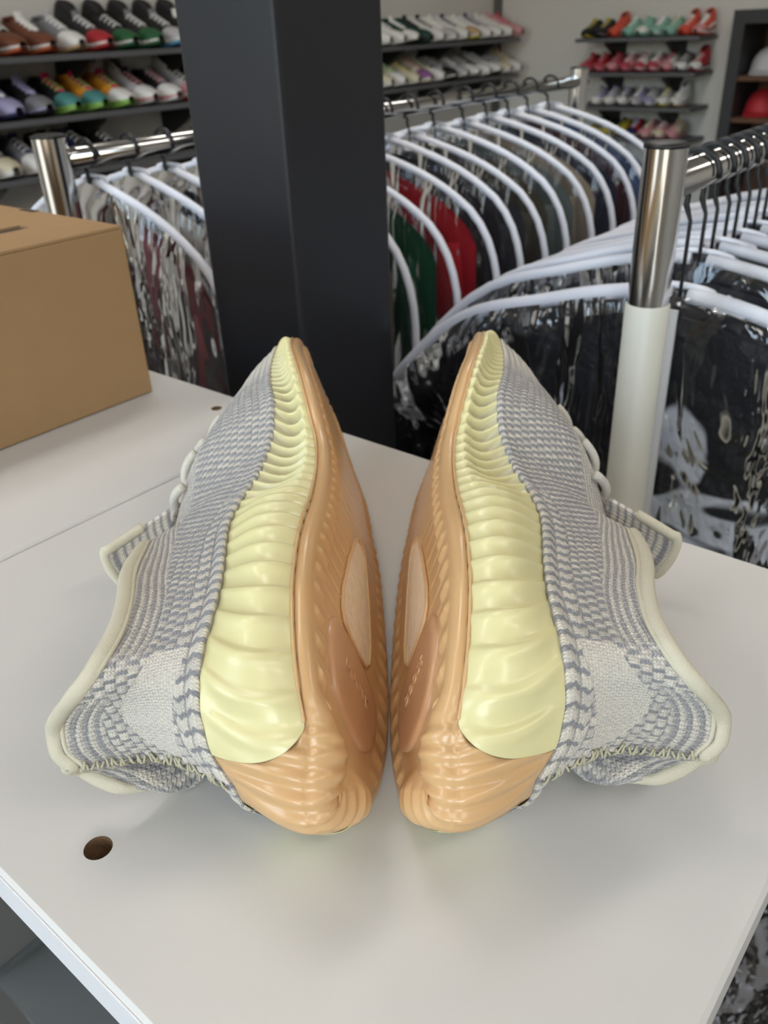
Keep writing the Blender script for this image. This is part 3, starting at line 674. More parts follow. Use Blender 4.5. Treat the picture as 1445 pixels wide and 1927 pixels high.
def rack(name, label, D, t0, t1, zr, post_r, rail_r, posts):
    e = empty(name, matrix=ROOM @ Matrix.Translation((t0, D, 0))); tag(e, label, 'clothes rack', 'garment racks')
    link('rail', joinmesh('rail', [tube_vf([(post_r * .6, 0, HT + zr), (t1 - t0, 0, HT + zr)], rail_r, 20)]), e, M_chrome)
    for t, ztop, zsplit in posts:
        x = t - t0
        p = link('post', joinmesh('post', [tube_vf([(x, 0, HT + zsplit - .01), (x, 0, HT + ztop)], post_r, 24, cap=False)]), e, M_chrome)
        link('post_cap', joinmesh('post_cap', [tube_vf([(x, 0, HT + ztop), (x, 0, HT + ztop + .0018), (x, 0, HT + ztop + .003)], [post_r * 1.02, post_r * 1.02, post_r * .8], 24)]), p, M_cap)
        link('post_sleeve', joinmesh('post_sleeve', [tube_vf([(x, 0, .03), (x, 0, HT + zsplit - .0008), (x, 0, HT + zsplit)], [post_r * 1.08, post_r * 1.08, post_r * 1.04], 24)]), e, M_tube)
        link('foot', joinmesh('foot', [tube_vf([(x, -.2, .016), (x, .2, .016)], .016, 14), tube_vf([(x, 0, .016), (x, 0, .06)], post_r * 1.3, 14)]), e, M_tube)
    return e
D_N, D_M = .2125, .745
Z_N, Z_M = .119, .115
rack('garment_rack', 'chrome topped garment rack right of the sneakers, its near post close to the counter', D_N, .52, 1.95, Z_N, .0131, .0105, ((.52, .141, .048), (1.93, .141, .048)))
rack('garment_rack', 'long chrome garment rack behind the black pillar', D_M, .437, 1.44, Z_M, .0150, .0095, ((.437, .134, -.35), (1.42, .134, -.35)))

from mathutils import noise as mnoise
PROF_N = [(0, 0), (.08, -.001), (.20, -.007), (.36, -.020), (.61, -.044), (.81, -.092), (.95, -.148), (.99, -.19), (1.0, -.25)]
PROF_M = [(0, 0), (.12, -.003), (.28, -.011), (.50, -.025), (.68, -.042), (.83, -.063), (.92, -.088), (.97, -.115), (.995, -.15), (1.0, -.25)]
def bag_meshes(key, prof, hw, length, thick, seed, nz=26, ny=22):
    px = [p[0] * hw for p in prof]; pz = [p[1] for p in prof]
    # outline parametrised so that the steep shoulder gets rows of its own
    L = [0]
    for i in range(1, len(px)): L.append(L[-1] + math.hypot(px[i] - px[i - 1], pz[i] - pz[i - 1]))
    q = np.linspace(0, L[-1], ny); yz = crom(np.stack([px, pz], -1), L, q); yy = yz[:, 0]; zz = yz[:, 1]
    ys = np.concatenate([-yy[:0:-1], yy]); zs = np.concatenate([zz[:0:-1], zz])
    V = []
    rows = np.linspace(0, 1, nz)
    for side in (-1, 1):
        G = np.zeros((len(ys), nz, 3))
        for i, (y, zt) in enumerate(zip(ys, zs)):
            for j, r in enumerate(rows):
                z = zt + (-length - zt) * r ** 1.25
                y2 = y * (1 + .012 * math.sin(9 * z + seed)) if abs(y) > hw * .8 else y
                ed = max(0.0, 1 - (abs(y) / hw) ** 8) * min(1, r / .08 + .02) ** .5
                nzv = mnoise.fractal(Vector((y * 9 + seed * 3.1, z * 5, side * 2.0 + seed)), 1.0, 2.0, 4)
                x = side * (thick * ed * (1 + .35 * max(-1, min(1, nzv))) + .0012 + .0030 * math.exp(-(y / .014) ** 2 - ((zt - z) / .03) ** 2))
                G[i, j] = (x, y2, z)
        V.append(G)
    front = gridmesh(key + '_front', V[0], flip=True); back = gridmesh(key + '_back', V[1])
    top = [(0, y, z) for y, z in zip(ys, zs)]
    zl = np.linspace(zs[-1], -length, 12)[1:]
    lside = [(0, -hw * (1 + .012 * math.sin(9 * z + seed)), z) for z in zl]; rside = [(0, hw * (1 + .012 * math.sin(9 * z + seed)), z) for z in zl]
    k = len(ys) // 2; gap = lambda L_: [q for q in L_ if abs(q[1]) > .006]
    outline = [(0, .006, top[k][2])] + gap(top[k:]) + rside + [(0, y, -length) for y in np.linspace(hw * .98, -hw * .98, 12)[1:-1]] + lside[::-1] + gap(top[:k]) + [(0, -.006, top[k][2])]
    return front, back, outline
def garment_mesh(name, hw, length, prof, thick, seed, ny=15, nz=20):
    """a jacket hanging flat: body with folds, collar, two sleeves"""
    px = [p[0] * hw for p in prof]; pz = [p[1] for p in prof]
    bw = hw * .90
    L = np.linspace(-1, 1, ny * 2 + 1); V = []
    out = []
    for side in (-1, 1):
        G = np.zeros((len(L), nz, 3))
        for i, a in enumerate(L):
            y = a * bw; zt = np.interp(abs(y), px, pz) - .016
            for j, r in enumerate(np.linspace(0, 1, nz)):
                z = zt + (-length - zt) * r
                ed = max(0.0, 1 - abs(a) ** 6)
                f = mnoise.fractal(Vector((y * 14 + seed, z * 3.0, side + seed * 2)), 1.0, 2.0, 3)
                G[i, j] = (side * (thick * ed ** .5 * (1 + .35 * max(-1, min(1, f))) + .0006), y, z)
        out.append(G)
    body = np.concatenate([out[0], out[1][::-1]], 0)
    me_b = gridmesh(name, body, closed_u=True)
    sl = []
    for sgn in (-1, 1):
        pts, rs = [], []
        for k in range(9):
            r = k / 8; y = sgn * hw * (.70 + .10 * min(1, r * 2.2)); zt = np.interp(abs(y) + .03, px, pz) - .03
            z = zt - (length * .82) * r; pts.append((0, y, z)); rs.append(.026 * (1 - .3 * r) * (1 + .12 * math.sin(9 * r + seed)))
        V_, F_ = tube_vf(pts, rs, 12, up=Vector((1, 0, 0)), flat=min(.9, thick * 1.25 / .026))
        sl.append(pymesh('sleeve', V_, F_, True))
    th0 = thick; thick = thick * .5
    cv, cf = tube_vf([(thick * .6, -.05, -.026), (thick * .9, -.03, -.020), (thick * .9 + .002, 0, -.018), (thick * .9, .03, -.020), (thick * .6, .05, -.026), (-thick * .8, .02, -.035), (-thick - .002, 0, -.045), (-thick * .8, -.02, -.035)], .002, 8, closed=True, up=Vector((1, 0, 0)), flat=.6)
    return me_b, sl, pymesh('collar', cv, cf, True)
HOOK = [(.0, 0, -.062)] + [(0, 0, -.045)] + [(0, .016 * math.cos(a) + 0.0, .001 + .016 * math.sin(a)) for a in np.linspace(-math.pi * .5, math.pi * 1.12, 16)]
HOOK = [(0, 0, -.062), (0, 0, -.030), (0, .004, -.020)] + [(0, .0145 * math.cos(a), .0145 * math.sin(a)) for a in np.linspace(-math.pi * .42, math.pi * 1.05, 16)]
def hanger(t, D, zr, zneck, hw, label, group, tilt):
    e = empty('coat_hanger', matrix=ROOM @ Matrix.Translation((t, D, HT + zr)) @ Matrix.Rotation(tilt, 4, 'Z')); tag(e, label, 'hanger', group)
    zn = zneck - zr
    pts = [(0, y, z if z > -.03 else zn - .052 if z < -.06 else z) for x, y, z in HOOK]
    link('hook', joinmesh('hook', [tube_vf(pts, [.0012, .0014] + [.0021] * (len(pts) - 2), 7)]), e, M_cap)
    arm = [(0, -hw * .50, zn - .088), (0, -hw * .40, zn - .078), (0, -.06, zn - .062), (0, 0, zn - .052), (0, .06, zn - .062), (0, hw * .40, zn - .078), (0, hw * .50, zn - .088)]
    link('shoulder_bar', joinmesh('shoulder_bar', [tube_vf(arm, .0016, 8, up=Vector((1, 0, 0)), flat=.8)]), e, M_cap)
    return e
def cloth(name, col, rough=.8, noise=.12, bump=.3): return mat(name, col, rough, spec=.25, noise=noise, nscale=14, bump=bump, bscale=90)
def print_cloth():
    m = bpy.data.materials.new('black_white_print'); m.use_nodes = True; n = m.node_tree.nodes; L = m.node_tree.links; b = n['Principled BSDF']; b.inputs['Roughness'].default_value = .5; b.inputs['Specular IOR Level'].default_value = .2
    tc = n.new('ShaderNodeTexCoord'); nz = n.new('ShaderNodeTexNoise'); nz.inputs['Scale'].default_value = 8.5; nz.inputs['Detail'].default_value = 2.2; nz.inputs['Distortion'].default_value = .8; L.new(tc.outputs['Object'], nz.inputs['Vector'])
    sp = n.new('ShaderNodeSeparateXYZ'); L.new(tc.outputs['Object'], sp.inputs[0])
    mr = n.new('ShaderNodeMapRange'); mr.inputs['From Min'].default_value = -.05; mr.inputs['From Max'].default_value = -.19; mr.inputs['To Min'].default_value = -.20; mr.inputs['To Max'].default_value = .10; L.new(sp.outputs[2], mr.inputs['Value'])
    ad = n.new('ShaderNodeMath'); ad.operation = 'ADD'; L.new(nz.outputs['Fac'], ad.inputs[0]); L.new(mr.outputs[0], ad.inputs[1])
    r = n.new('ShaderNodeValToRGB'); e = r.color_ramp.elements; e[0].position = .505; e[0].color = (.012, .012, .014, 1); e[1].position = .535; e[1].color = (.62, .63, .66, 1); L.new(ad.outputs[0], r.inputs[0]); L.new(r.outputs[0], b.inputs['Base Color'])
    n2 = n.new('ShaderNodeTexNoise'); n2.inputs['Scale'].default_value = 30; n2.inputs['Detail'].default_value = 4; L.new(tc.outputs['Object'], n2.inputs['Vector']); bp = n.new('ShaderNodeBump'); bp.inputs['Strength'].default_value = .8; bp.inputs['Distance'].default_value = .02; L.new(n2.outputs['Fac'], bp.inputs['Height']); L.new(bp.outputs[0], b.inputs['Normal'])
    MATS['black_white_print'] = m; return m
ORD = ['first', 'second', 'third', 'fourth', 'fifth', 'sixth', 'seventh', 'eighth', 'ninth', 'tenth', 'eleventh', 'twelfth', 'thirteenth', 'fourteenth', 'fifteenth', 'sixteenth']
def hung(t, D, zr, zneck, prof, hw, length, thick, seed, fm, gm, words, colour, garment_word, group, pr, tilt=0.0, zipper=False, hq=False):
    base = ROOM @ Matrix.Translation((t, D, HT + zneck)) @ Matrix.Rotation(tilt, 4, 'Z')
    e = empty('garment_bag', matrix=base); tag(e, 'clear garment bag with white piping, ' + words, 'garment bag', 'garment bags on ' + group)
    f, b, outl = bag_meshes('bag', prof, hw, length, thick, seed, nz=40 if hq else 22, ny=34 if hq else 20)
    link('front_film', f, e, fm); link('back_film', b, e, fm)
    link('piping', joinmesh('piping', [tube_vf(outl, pr, 8, up=Vector((1, 0, 0)), flat=.8)]), e, M_pipe)
    link('neck_piping', joinmesh('neck_piping', [tube_vf([(.0052, .022 * math.cos(a), .001 + .004 * math.sin(a)) for a in np.linspace(0, math.pi, 9)], pr * .45, 6, up=Vector((1, 0, 0)))]), e, M_pipe)
    if zipper:
        zv = []
        for j in range(16):
            z0 = -.006 - j * (length - .05) / 16; z1 = z0 - (length - .05) / 16
            zv.append(box_vf(-thick * 1.42 - .0045, -thick * 1.42 - .0025, -.0065, .0065, z1, z0))
        z = link('zipper', joinmesh('zipper', zv, False), e, M_zip)
        link('zip_teeth', joinmesh('zip_teeth', [box_vf(-thick * 1.42 - .0057, -thick * 1.42 - .0045, -.0012, .0012, -.01 - k * .004, -.008 - k * .004) for k in range(int((length - .08) / .004))], False), z, M_pipe)
    g = empty('hanging_garment', matrix=base); tag(g, colour + ' ' + garment_word + ' in the clear bag ' + words, garment_word.split()[-1], 'garments on ' + group)
    mb, sl, co = garment_mesh('body', hw * .94, length * .86, prof, thick * .42, seed)
    link('body', mb, g, gm); link('collar', co, g, gm)
    for k in sl: link('sleeve', k, g, gm)
    hanger(t, D, zr, zneck, hw, 'black hanger of the clear bag ' + words, 'hangers on ' + group, tilt)

cl = cloth
GN = [('black and white printed', print_cloth()), ('charcoal', cl('cloth_charcoal', srgb(52, 52, 56))), ('black', cl('cloth_black', srgb(26, 26, 29))), ('pale grey', cl('cloth_pale_grey', srgb(168, 168, 172))), ('black', None), ('dark brown', cl('cloth_brown', srgb(60, 44, 36))), ('navy', cl('cloth_navy', srgb(30, 34, 54))), ('black', None), ('grey', cl('cloth_grey', srgb(96, 96, 100))), ('black', None), ('navy', MATS['cloth_navy']), ('black', None), ('charcoal', MATS['cloth_charcoal']), ('black', None), ('grey', MATS['cloth_grey']), ('black', None)]
tn = .575
for i, (cname, gm) in enumerate(GN):
    gm = gm or MATS['cloth_black']; q = (i * 7) % 5
    hung(tn, D_N, Z_N, .040 if i == 0 else .054 + .0022 * q, PROF_N, .29 if i == 0 else .270 + .0042 * ((i * 3) % 5), .98 if i else .64, .0050 if i else .0095, i + 1, M_film, gm,
         ORD[i] + ' from the near chrome post', cname, 'jacket', 'the right hand rack', .0058 if i == 0 else .0044, tilt=0 if i == 0 else .006 * (q - 2) / 2, zipper=(i == 0), hq=(i == 0))
    tn += .027 if i == 0 else .0205 + .0015 * (i % 3)
GM = [(.471, .092, .185, 'mauve', cl('cloth_mauve', srgb(132, 84, 86))), (.518, .092, .19, 'off white', cl('cloth_off_white', srgb(206, 202, 190))), (.560, .091, .19, 'navy', cl('cloth_navy', srgb(30, 34, 54))), (.606, .09, .195, 'mustard', cl('cloth_mustard', srgb(150, 108, 40))), (.645, .085, .20, 'dark blue', cl('cloth_blue', srgb(36, 48, 86))),
      (.700, .078, .205, 'khaki', cl('cloth_khaki', srgb(118, 100, 76))), (.772, .076, .213, 'dark green', cl('cloth_green', srgb(8, 62, 40))), (.848, .078, .214, 'crimson', cl('cloth_red', srgb(156, 16, 28))), (.905, .082, .214, 'black', MATS['cloth_black']), (.958, .08, .216, 'charcoal', MATS['cloth_charcoal']), (1.015, .085, .216, 'olive', cl('cloth_olive', srgb(74, 68, 52))),
      (1.085, .083, .216, 'grey green', cl('cloth_grey_green', srgb(96, 104, 100))), (1.145, .085, .216, 'beige', cl('cloth_beige', srgb(156, 140, 118))), (1.205, .085, .218, 'faded navy', MATS['cloth_navy']), (1.262, .085, .218, 'dark maroon', cl('cloth_maroon', srgb(62, 18, 24))), (1.325, .085, .218, 'denim blue', cl('cloth_denim', srgb(66, 86, 122)))]
for i, (t, zn, hw, cname, gm) in enumerate(GM):
    hung(t, D_M, Z_M, zn, PROF_M, hw, .96, .0085 if i < 5 else .0105, i + 31, M_film2, gm, ORD[i] + ' from the left post behind the pillar', cname, 'jacket', 'the rack behind the pillar', .0046, tilt=random.uniform(-.02, .02))
# ================================================================== wall shelves and their sneakers
M_shelf = mat('grey_shelf_board', srgb(92, 92, 95), .5)
M_brk = mat('black_bracket', srgb(24, 24, 25), .5)
def wall_shelf(origin, along, length, depth, z, label, nbr):
    """shelf with its front edge starting at origin and running along; depth goes to the wall"""
    m = ROOM @ Matrix.Translation((origin[0], origin[1], HT + z)) @ Matrix.Rotation(along, 4, 'Z')
    e = empty('wall_shelf', matrix=m); tag(e, label, 'shelf', 'wall shelves')
    link('shelf_board', joinmesh('shelf_board', [box_vf(0, length, 0, depth, -.018, 0, .002)], False), e, M_shelf)
    for k in range(nbr):
        x = length * (k + .5) / nbr
        pr = [(0.03, -.018), (depth, -.018), (depth, -.13), (depth - .02, -.13), (.03, -.03)]
        V = [(x + s * .012, y, zz) for s in (-1, 1) for y, zz in pr]; n = 5
        F = [tuple(range(n)), tuple(range(2 * n - 1, n - 1, -1))] + [(i, n + i, n + (i + 1) % n, (i + 1) % n) for i in range(n)]
        link('bracket', pymesh('bracket', V, F), e, M_brk)
    return m
# --- one low sneaker in parts: toe at -y, heel at +y
def mini_meshes(high):
    st = np.linspace(0, 1, 13)
    hwid = np.interp(st, [0, .06, .2, .45, .65, .85, .96, 1], [.012, .030, .044, .046, .038, .036, .030, .014])
    yy = -.145 + .29 * st
    z0 = np.interp(st, [0, .15, .3, 1], [.018, .006, 0, 0]); z1 = np.interp(st, [0, .3, .7, 1], [.034, .028, .034, .040])
    def ring(hw, a, b, y, n=10):
        return [(hw * math.copysign(abs(math.cos(t)) ** .5, math.cos(t)), y, (a + b) / 2 + (b - a) / 2 * math.copysign(abs(math.sin(t)) ** .5, math.sin(t))) for t in np.linspace(0, 2 * math.pi, n, endpoint=False)]
    out = gridmesh('outsole', np.array([ring(hwid[i] * 1.03, z0[i], z0[i] * .5 + .010 + z0[i] * .5, yy[i]) for i in range(13)]), closed_v=True)
    mid = gridmesh('midsole', np.array([ring(hwid[i] * 1.06, z0[i] + .009, z1[i], yy[i]) for i in range(13)]), closed_v=True)
    hh = np.interp(st, [0, .1, .3, .5, .62, .75, .9, 1], [.040, .058, .070, .096, .112, .106 if not high else .145, .108 if not high else .160, .09 if not high else .15])
    up = []
    for i in range(13):
        w = hwid[i]; h = hh[i]; b = z1[i] - .004
        prof = [(w, b), (w * 1.0, b + (h - b) * .35), (w * .86, b + (h - b) * .7), (w * .5, b + (h - b) * .94), (0, h), (-w * .5, b + (h - b) * .94), (-w * .86, b + (h - b) * .7), (-w, b + (h - b) * .35), (-w, b)]
        up.append([(x, yy[i] * .985, z) for x, z in prof])
    upper = gridmesh('upper', np.array(up), closed_v=True)
    toe = gridmesh('toe_cap', np.array([[(x * 1.035, y - .0015 if i == 0 else y, z + .0012) for x, y, z in up[i]] for i in range(4)]))
    tl = [(0, -.145 + .29 * s, np.interp(s, st, hh) + .004) for s in (.28, .36, .44, .52, .58)]
    tg = tube_vf([(x, y, z - .004) for x, y, z in tl] + [(0, .026, tl[-1][2] + .016)], [.008, .014, .016, .017, .018, .016], 8, up=Vector((0, 0, 1)), flat=.35)
    lv = []
    for s in (.34, .41, .48, .55):
        y = -.145 + .29 * s; h = np.interp(s, st, hh); lv.append(tube_vf([(-.021, y, h - .008), (-.01, y, h + .004), (0, y, h + .0065), (.01, y, h + .004), (.021, y, h - .008)], .0032, 6))
    side = []
    for sg in (-1, 1):
        q = [(sg * (np.interp(s, st, hwid) * 1.02 + .001), -.145 + .29 * s, .046 + .05 * max(0, (s - .45)) * 1.4) for s in np.linspace(.35, .93, 9)]
        side.append(tube_vf(q, [.003, .005, .007, .008, .008, .007, .006, .005, .003], 6, up=Vector((0, 0, 1)), flat=1.3))
    mouth = tube_vf([(.022 * math.cos(a), .070 + .040 * math.sin(a), np.interp((.070 + .040 * math.sin(a) + .145) / .29, st, hh) + .001) for a in np.linspace(0, 2 * math.pi, 18, endpoint=False)], .006, 6, closed=True)
    liner = [(.021 * math.cos(a), .070 + .039 * math.sin(a), np.interp((.070 + .039 * math.sin(a) + .145) / .29, st, hh) + .0035) for a in np.linspace(0, 2 * math.pi, 18, endpoint=False)]
    lin = pymesh('lining', liner + [(0, .07, np.interp(.74, st, hh) - .0)], [(i, (i + 1) % 18, 18) for i in range(18)], True)
    return dict(outsole=out, midsole=mid, upper=upper, toe_cap=toe, tongue=pymesh('tongue', *tg, True), lace=joinmesh('lace', lv), side_stripe=joinmesh('side_stripe', side), collar=pymesh('collar', *mouth, True), lining=lin)
MINI = {False: mini_meshes(False), True: mini_meshes(True)}
CN = {'white': (232, 230, 226), 'black': (28, 27, 28), 'grey': (128, 128, 132), 'pale grey': (186, 184, 186), 'sky blue': (92, 160, 206), 'brown': (112, 62, 38), 'rust': (190, 92, 48), 'red': (172, 36, 44), 'green': (34, 92, 52), 'dark green': (18, 58, 46), 'navy': (38, 42, 84), 'lavender': (168, 164, 200), 'lime': (150, 196, 100),
      'teal': (78, 140, 136), 'orange': (226, 150, 40), 'coral': (214, 84, 62), 'mint': (140, 188, 172), 'pink': (212, 150, 156), 'rose': (190, 78, 92), 'cream': (218, 208, 180), 'yellow': (200, 184, 60), 'purple': (146, 96, 150), 'magenta': (190, 30, 90), 'tan': (190, 160, 120)}
def cm(n): return mat('shoe_' + n.replace(' ', '_'), srgb(*CN[n]), .6, noise=.05, nscale=60)
def mini(m, x, y, yaw, sc, upper, toe, side, mids, outs, high, label, group):
    e = empty('shelf_sneaker', matrix=m @ Matrix.Translation((x, y, .0005)) @ Matrix.Rotation(yaw, 4, 'Z') @ Matrix.Diagonal((sc, sc, sc, 1)))
    tag(e, label, 'shoe', group); S = MINI[high]
    for k, c in (('outsole', outs), ('midsole', mids), ('upper', upper), ('toe_cap', toe), ('tongue', side), ('lace', mids), ('side_stripe', side), ('collar', upper), ('lining', 'black')):
        link(k, S[k], e, cm(c))
# upper, toe, side, midsole, outsole, high
W1 = [('sky blue', 'white', 'black', 'white', 'sky blue', 0), ('brown', 'brown', 'black', 'white', 'rust', 0), ('brown', 'brown', 'white', 'white', 'rust', 0), ('grey', 'white', 'pale grey', 'white', 'tan', 0), ('black', 'red', 'grey', 'white', 'red', 1), ('black', 'green', 'black', 'white', 'green', 1), ('black', 'green', 'grey', 'white', 'green', 1), ('black', 'pale grey', 'grey', 'white', 'sky blue', 1), ('black', 'red', 'white', 'white', 'black', 1), ('white', 'white', 'pale grey', 'white', 'green', 1), ('white', 'black', 'white', 'white', 'black', 0)]
W2 = [('navy', 'white', 'navy', 'white', 'navy', 0), ('navy', 'lavender', 'white', 'lavender', 'navy', 0), ('black', 'grey', 'lavender', 'lavender', 'black', 0), ('black', 'teal', 'magenta', 'lime', 'lime', 0), ('orange', 'teal', 'magenta', 'lime', 'lime', 0), ('orange', 'white', 'magenta', 'lime', 'lime', 0), ('pale grey', 'white', 'black', 'pink', 'pale grey', 1), ('black', 'white', 'grey', 'pink', 'white', 0), ('pale grey', 'pink', 'black', 'white', 'red', 1), ('black', 'white', 'lavender', 'lavender', 'white', 0), ('navy', 'white', 'lavender', 'lavender', 'white', 0)]
W3 = [('grey', 'white', 'black', 'white', 'white', 0), ('black', 'cream', 'grey', 'white', 'white', 0), ('grey', 'white', 'navy', 'white', 'white', 0), ('brown', 'white', 'black', 'white', 'white', 0), ('navy', 'pale grey', 'black', 'white', 'white', 0), ('black', 'red', 'black', 'white', 'white', 0)]
X1 = [('white', 'white', 'sky blue', 'white', 'white', 1), ('white', 'white', 'white', 'white', 'white', 1), ('white', 'white', 'pale grey', 'white', 'white', 0), ('dark green', 'white', 'white', 'white', 'black', 0), ('dark green', 'dark green', 'black', 'black', 'dark green', 0), ('white', 'white', 'black', 'white', 'white', 0), ('white', 'pale grey', 'white', 'white', 'white', 0), ('white', 'white', 'navy', 'white', 'white', 0), ('white', 'tan', 'white', 'white', 'yellow', 0), ('white', 'white', 'navy', 'white', 'white', 0), ('pale grey', 'white', 'white', 'white', 'white', 0), ('white', 'white', 'pink', 'white', 'white', 0), ('pink', 'pink', 'rose', 'pink', 'pink', 0)]
X2 = [('black', 'white', 'black', 'white', 'black', 1), ('black', 'cream', 'white', 'white', 'white', 1), ('cream', 'white', 'lime', 'white', 'white', 0), ('cream', 'cream', 'yellow', 'cream', 'white', 0), ('cream', 'purple', 'pink', 'white', 'cream', 0), ('cream', 'white', 'black', 'white', 'white', 0), ('pale grey', 'black', 'black', 'white', 'black', 0), ('pale grey', 'pale grey', 'white', 'white', 'grey', 0), ('pale grey', 'white', 'grey', 'white', 'grey', 0), ('grey', 'white', 'pale grey', 'white', 'white', 0), ('white', 'white', 'black', 'white', 'black', 0), ('pale grey', 'cream', 'grey', 'white', 'white', 0), ('cream', 'white', 'tan', 'white', 'white', 0)]
R1 = [('black', 'black', 'yellow', 'black', 'yellow', 0), ('black', 'black', 'yellow', 'grey', 'black', 0), ('coral', 'coral', 'coral', 'coral', 'coral', 1), ('mint', 'mint', 'white', 'mint', 'mint', 0), ('mint', 'white', 'mint', 'mint', 'mint', 0), ('mint', 'mint', 'white', 'white', 'mint', 0), ('mint', 'mint', 'cream', 'mint', 'mint', 0), ('coral', 'coral', 'white', 'coral', 'coral', 1), ('coral', 'pink', 'white', 'white', 'coral', 1)]
R2 = [('red', 'rose', 'red', 'pink', 'rose', 0), ('red', 'rose', 'rose', 'pink', 'rose', 0), ('rose', 'pink', 'red', 'pink', 'rose', 0), ('pink', 'rose', 'white', 'pink', 'rose', 0), ('white', 'rose', 'pink', 'white', 'rose', 0), ('pink', 'rose', 'white', 'white', 'rose', 0), ('white', 'pink', 'rose', 'pink', 'rose', 0), ('grey', 'white', 'black', 'white', 'grey', 0), ('red', 'white', 'red', 'white', 'rose', 1)]
R3 = [('lavender', 'white', 'grey', 'white', 'pale grey', 0), ('pale grey', 'white', 'lavender', 'white', 'pale grey', 0), ('grey', 'white', 'lavender', 'white', 'grey', 0), ('lavender', 'pale grey', 'white', 'white', 'grey', 0), ('pale grey', 'lavender', 'grey', 'white', 'pale grey', 0), ('pale grey', 'white', 'yellow', 'white', 'yellow', 0), ('white', 'white', 'white', 'white', 'tan', 1)]
R4 = [('black', 'yellow', 'black', 'yellow', 'yellow', 0), ('black', 'yellow', 'black', 'black', 'yellow', 0), ('yellow', 'black', 'black', 'yellow', 'black', 0), ('red', 'navy', 'purple', 'white', 'navy', 0), ('pink', 'pink', 'cream', 'cream', 'pink', 0), ('pink', 'cream', 'pink', 'white', 'pink', 0), ('cream', 'pink', 'tan', 'pink', 'pink', 0)]
def fill(m, length, rows, shelf_words, x0, step, yaw, depth, sc=1.0):
    n = len(rows)
    for i, r in enumerate(rows):
        x = x0 + step * i
        desc = ('high-top ' if r[5] else '') + 'sneaker'
        lab = '%s %s with %s sole, %s from left, %s' % (r[0], desc, r[3] if r[3] == r[4] else r[4], ORD[i] if i < 16 else str(i), shelf_words)
        mini(m, x, depth * .5 + .01 if sc > .9 else depth * .42, yaw + random.uniform(-.014, .014), sc, r[0], r[1], r[2], r[3], r[4], bool(r[5]), lab, 'sneakers on ' + shelf_words)
DS = 2.80
# left wall: front edge at D = DS, board runs to the wall
for z, rows, wds, t0, t1, x0 in ((.163, W1, 'upper shelf left of pillar', 1.25, 2.95, .26), (-.018, W2, 'middle shelf left of pillar', 1.25, 2.95, .20), (-.190, W3, 'low shelf left of pillar', 1.25, 2.95, .14)):
    m = wall_shelf((t0, DS), 0, t1 - t0, D_LEFT - DS, z, 'long grey wall shelf, ' + wds, 4)
    fill(m, t1 - t0, rows, wds, x0, .108, 0.0, D_LEFT - DS)
for z, rows, wds, t0, t1, x0 in ((.116, X1, 'upper shelf right of pillar', 3.0, 4.62, .36), (-.060, X2, 'middle shelf right of pillar', 3.0, 4.62, .36)):
    m = wall_shelf((t0, DS), 0, t1 - t0, D_LEFT - DS, z, 'long grey wall shelf, ' + wds, 4)
    fill(m, t1 - t0, rows, wds, x0, .1055, 0.0, D_LEFT - DS)
# back wall: front edge at t = 4.5
for z, rows, wds, dl, dr, x0 in ((.105, R1, 'top shelf on far wall', 2.40, 1.745, .04), (-.051, R2, 'second shelf on far wall', 2.40, 1.745, .04), (-.209, R3, 'third shelf on far wall', 2.40, 1.745, .11), (-.358, R4, 'lowest shelf on far wall', 2.40, 1.745, .11)):
    m = wall_shelf((4.5, dl), -math.pi / 2, dl - dr, T_BACK - 4.5, z, 'short dark wall shelf, ' + wds, 2)
    fill(m, dl - dr, rows, wds, x0 + .005, .0735, .0, T_BACK - 4.5, .70)

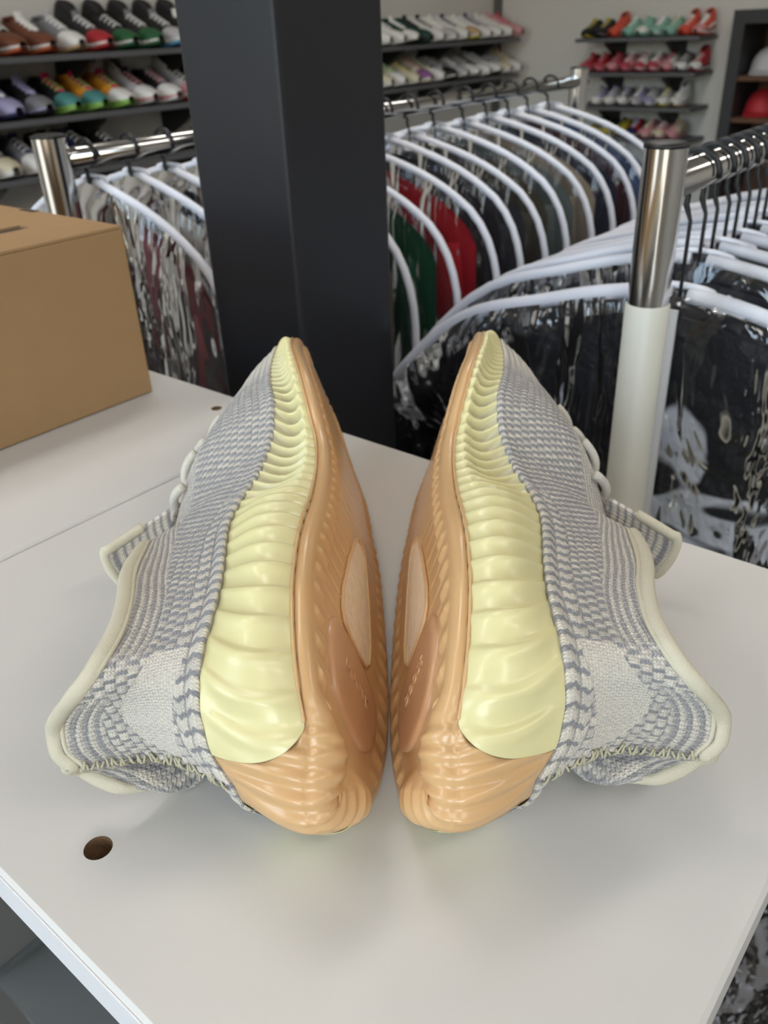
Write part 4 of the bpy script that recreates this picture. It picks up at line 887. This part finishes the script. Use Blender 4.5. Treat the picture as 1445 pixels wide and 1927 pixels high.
# ================================================================== dark framed showcase on the far wall
M_wood = mat('showcase_wood', srgb(92, 58, 36), .6, noise=.25, nscale=18)
M_fr = mat('showcase_frame', srgb(44, 44, 46), .5)
sc_ = empty('showcase', matrix=ROOM @ Matrix.Translation((4.40, 0, 0))); tag(sc_, 'tall dark framed showcase with wooden shelves against the far wall', 'showcase')
d0, d1, zt = .52, 1.56, HT + .205
link('frame', joinmesh('frame', [box_vf(0, .35, d1 - .055, d1, 0, zt), box_vf(0, .35, d0, d0 + .055, 0, zt), box_vf(0, .35, d0 + .055, d1 - .055, zt - .055, zt), box_vf(0, .35, d0 + .055, d1 - .055, 0, .08)], False), sc_, M_fr)
link('back_panel', joinmesh('back_panel', [box_vf(.33, .348, d0 + .055, d1 - .055, .08, zt - .055)], False), sc_, M_wood)
for z in (HT - .42, HT - .235, HT - .06): link('shelf', joinmesh('shelf', [box_vf(.01, .33, d0 + .055, d1 - .055, z - .02, z)], False), sc_, M_wood)
def cap_vf():
    P = []
    for i in range(6):
        a = i / 5 * math.pi / 2 * .98; P.append([(.088 * math.cos(a) * math.cos(b), .078 * math.cos(a) * math.sin(b), .10 * math.sin(a)) for b in np.linspace(0, 2 * math.pi, 20, endpoint=False)])
    return gridmesh('crown', np.array(P), closed_v=True)
CROWN = cap_vf()
VISOR = gridmesh('visor', np.array([[(-.080 * math.cos(b) - r * .065 * math.cos(b) ** .5, .078 * math.sin(b) * (1 - .12 * r), .004 - .018 * r * r) for b in np.linspace(-1.25, 1.25, 12)] for r in (0, .33, .66, 1)]))
BUT = pymesh('button', *tube_vf([(0, 0, .097), (0, 0, .104)], .008, 8), True)
for i, (d, z, c, wds) in enumerate(((1.42, HT - .235, 'red', 'middle shelf'), (1.22, HT - .235, 'black', 'middle shelf'), (1.42, HT - .42, 'tan', 'lower shelf'), (1.22, HT - .42, 'cream', 'lower shelf'), (1.42, HT - .06, 'pale grey', 'upper shelf'), (1.20, HT - .06, 'yellow', 'upper shelf'))):
    e = empty('cap', matrix=ROOM @ Matrix.Translation((4.56, d, z + .016))); tag(e, '%s cap standing on the %s of the dark showcase' % (c, wds), 'cap', 'caps in the showcase')
    link('crown', CROWN, e, cm(c)); link('visor', VISOR, e, cm(c)); link('button', BUT, e, cm(c))
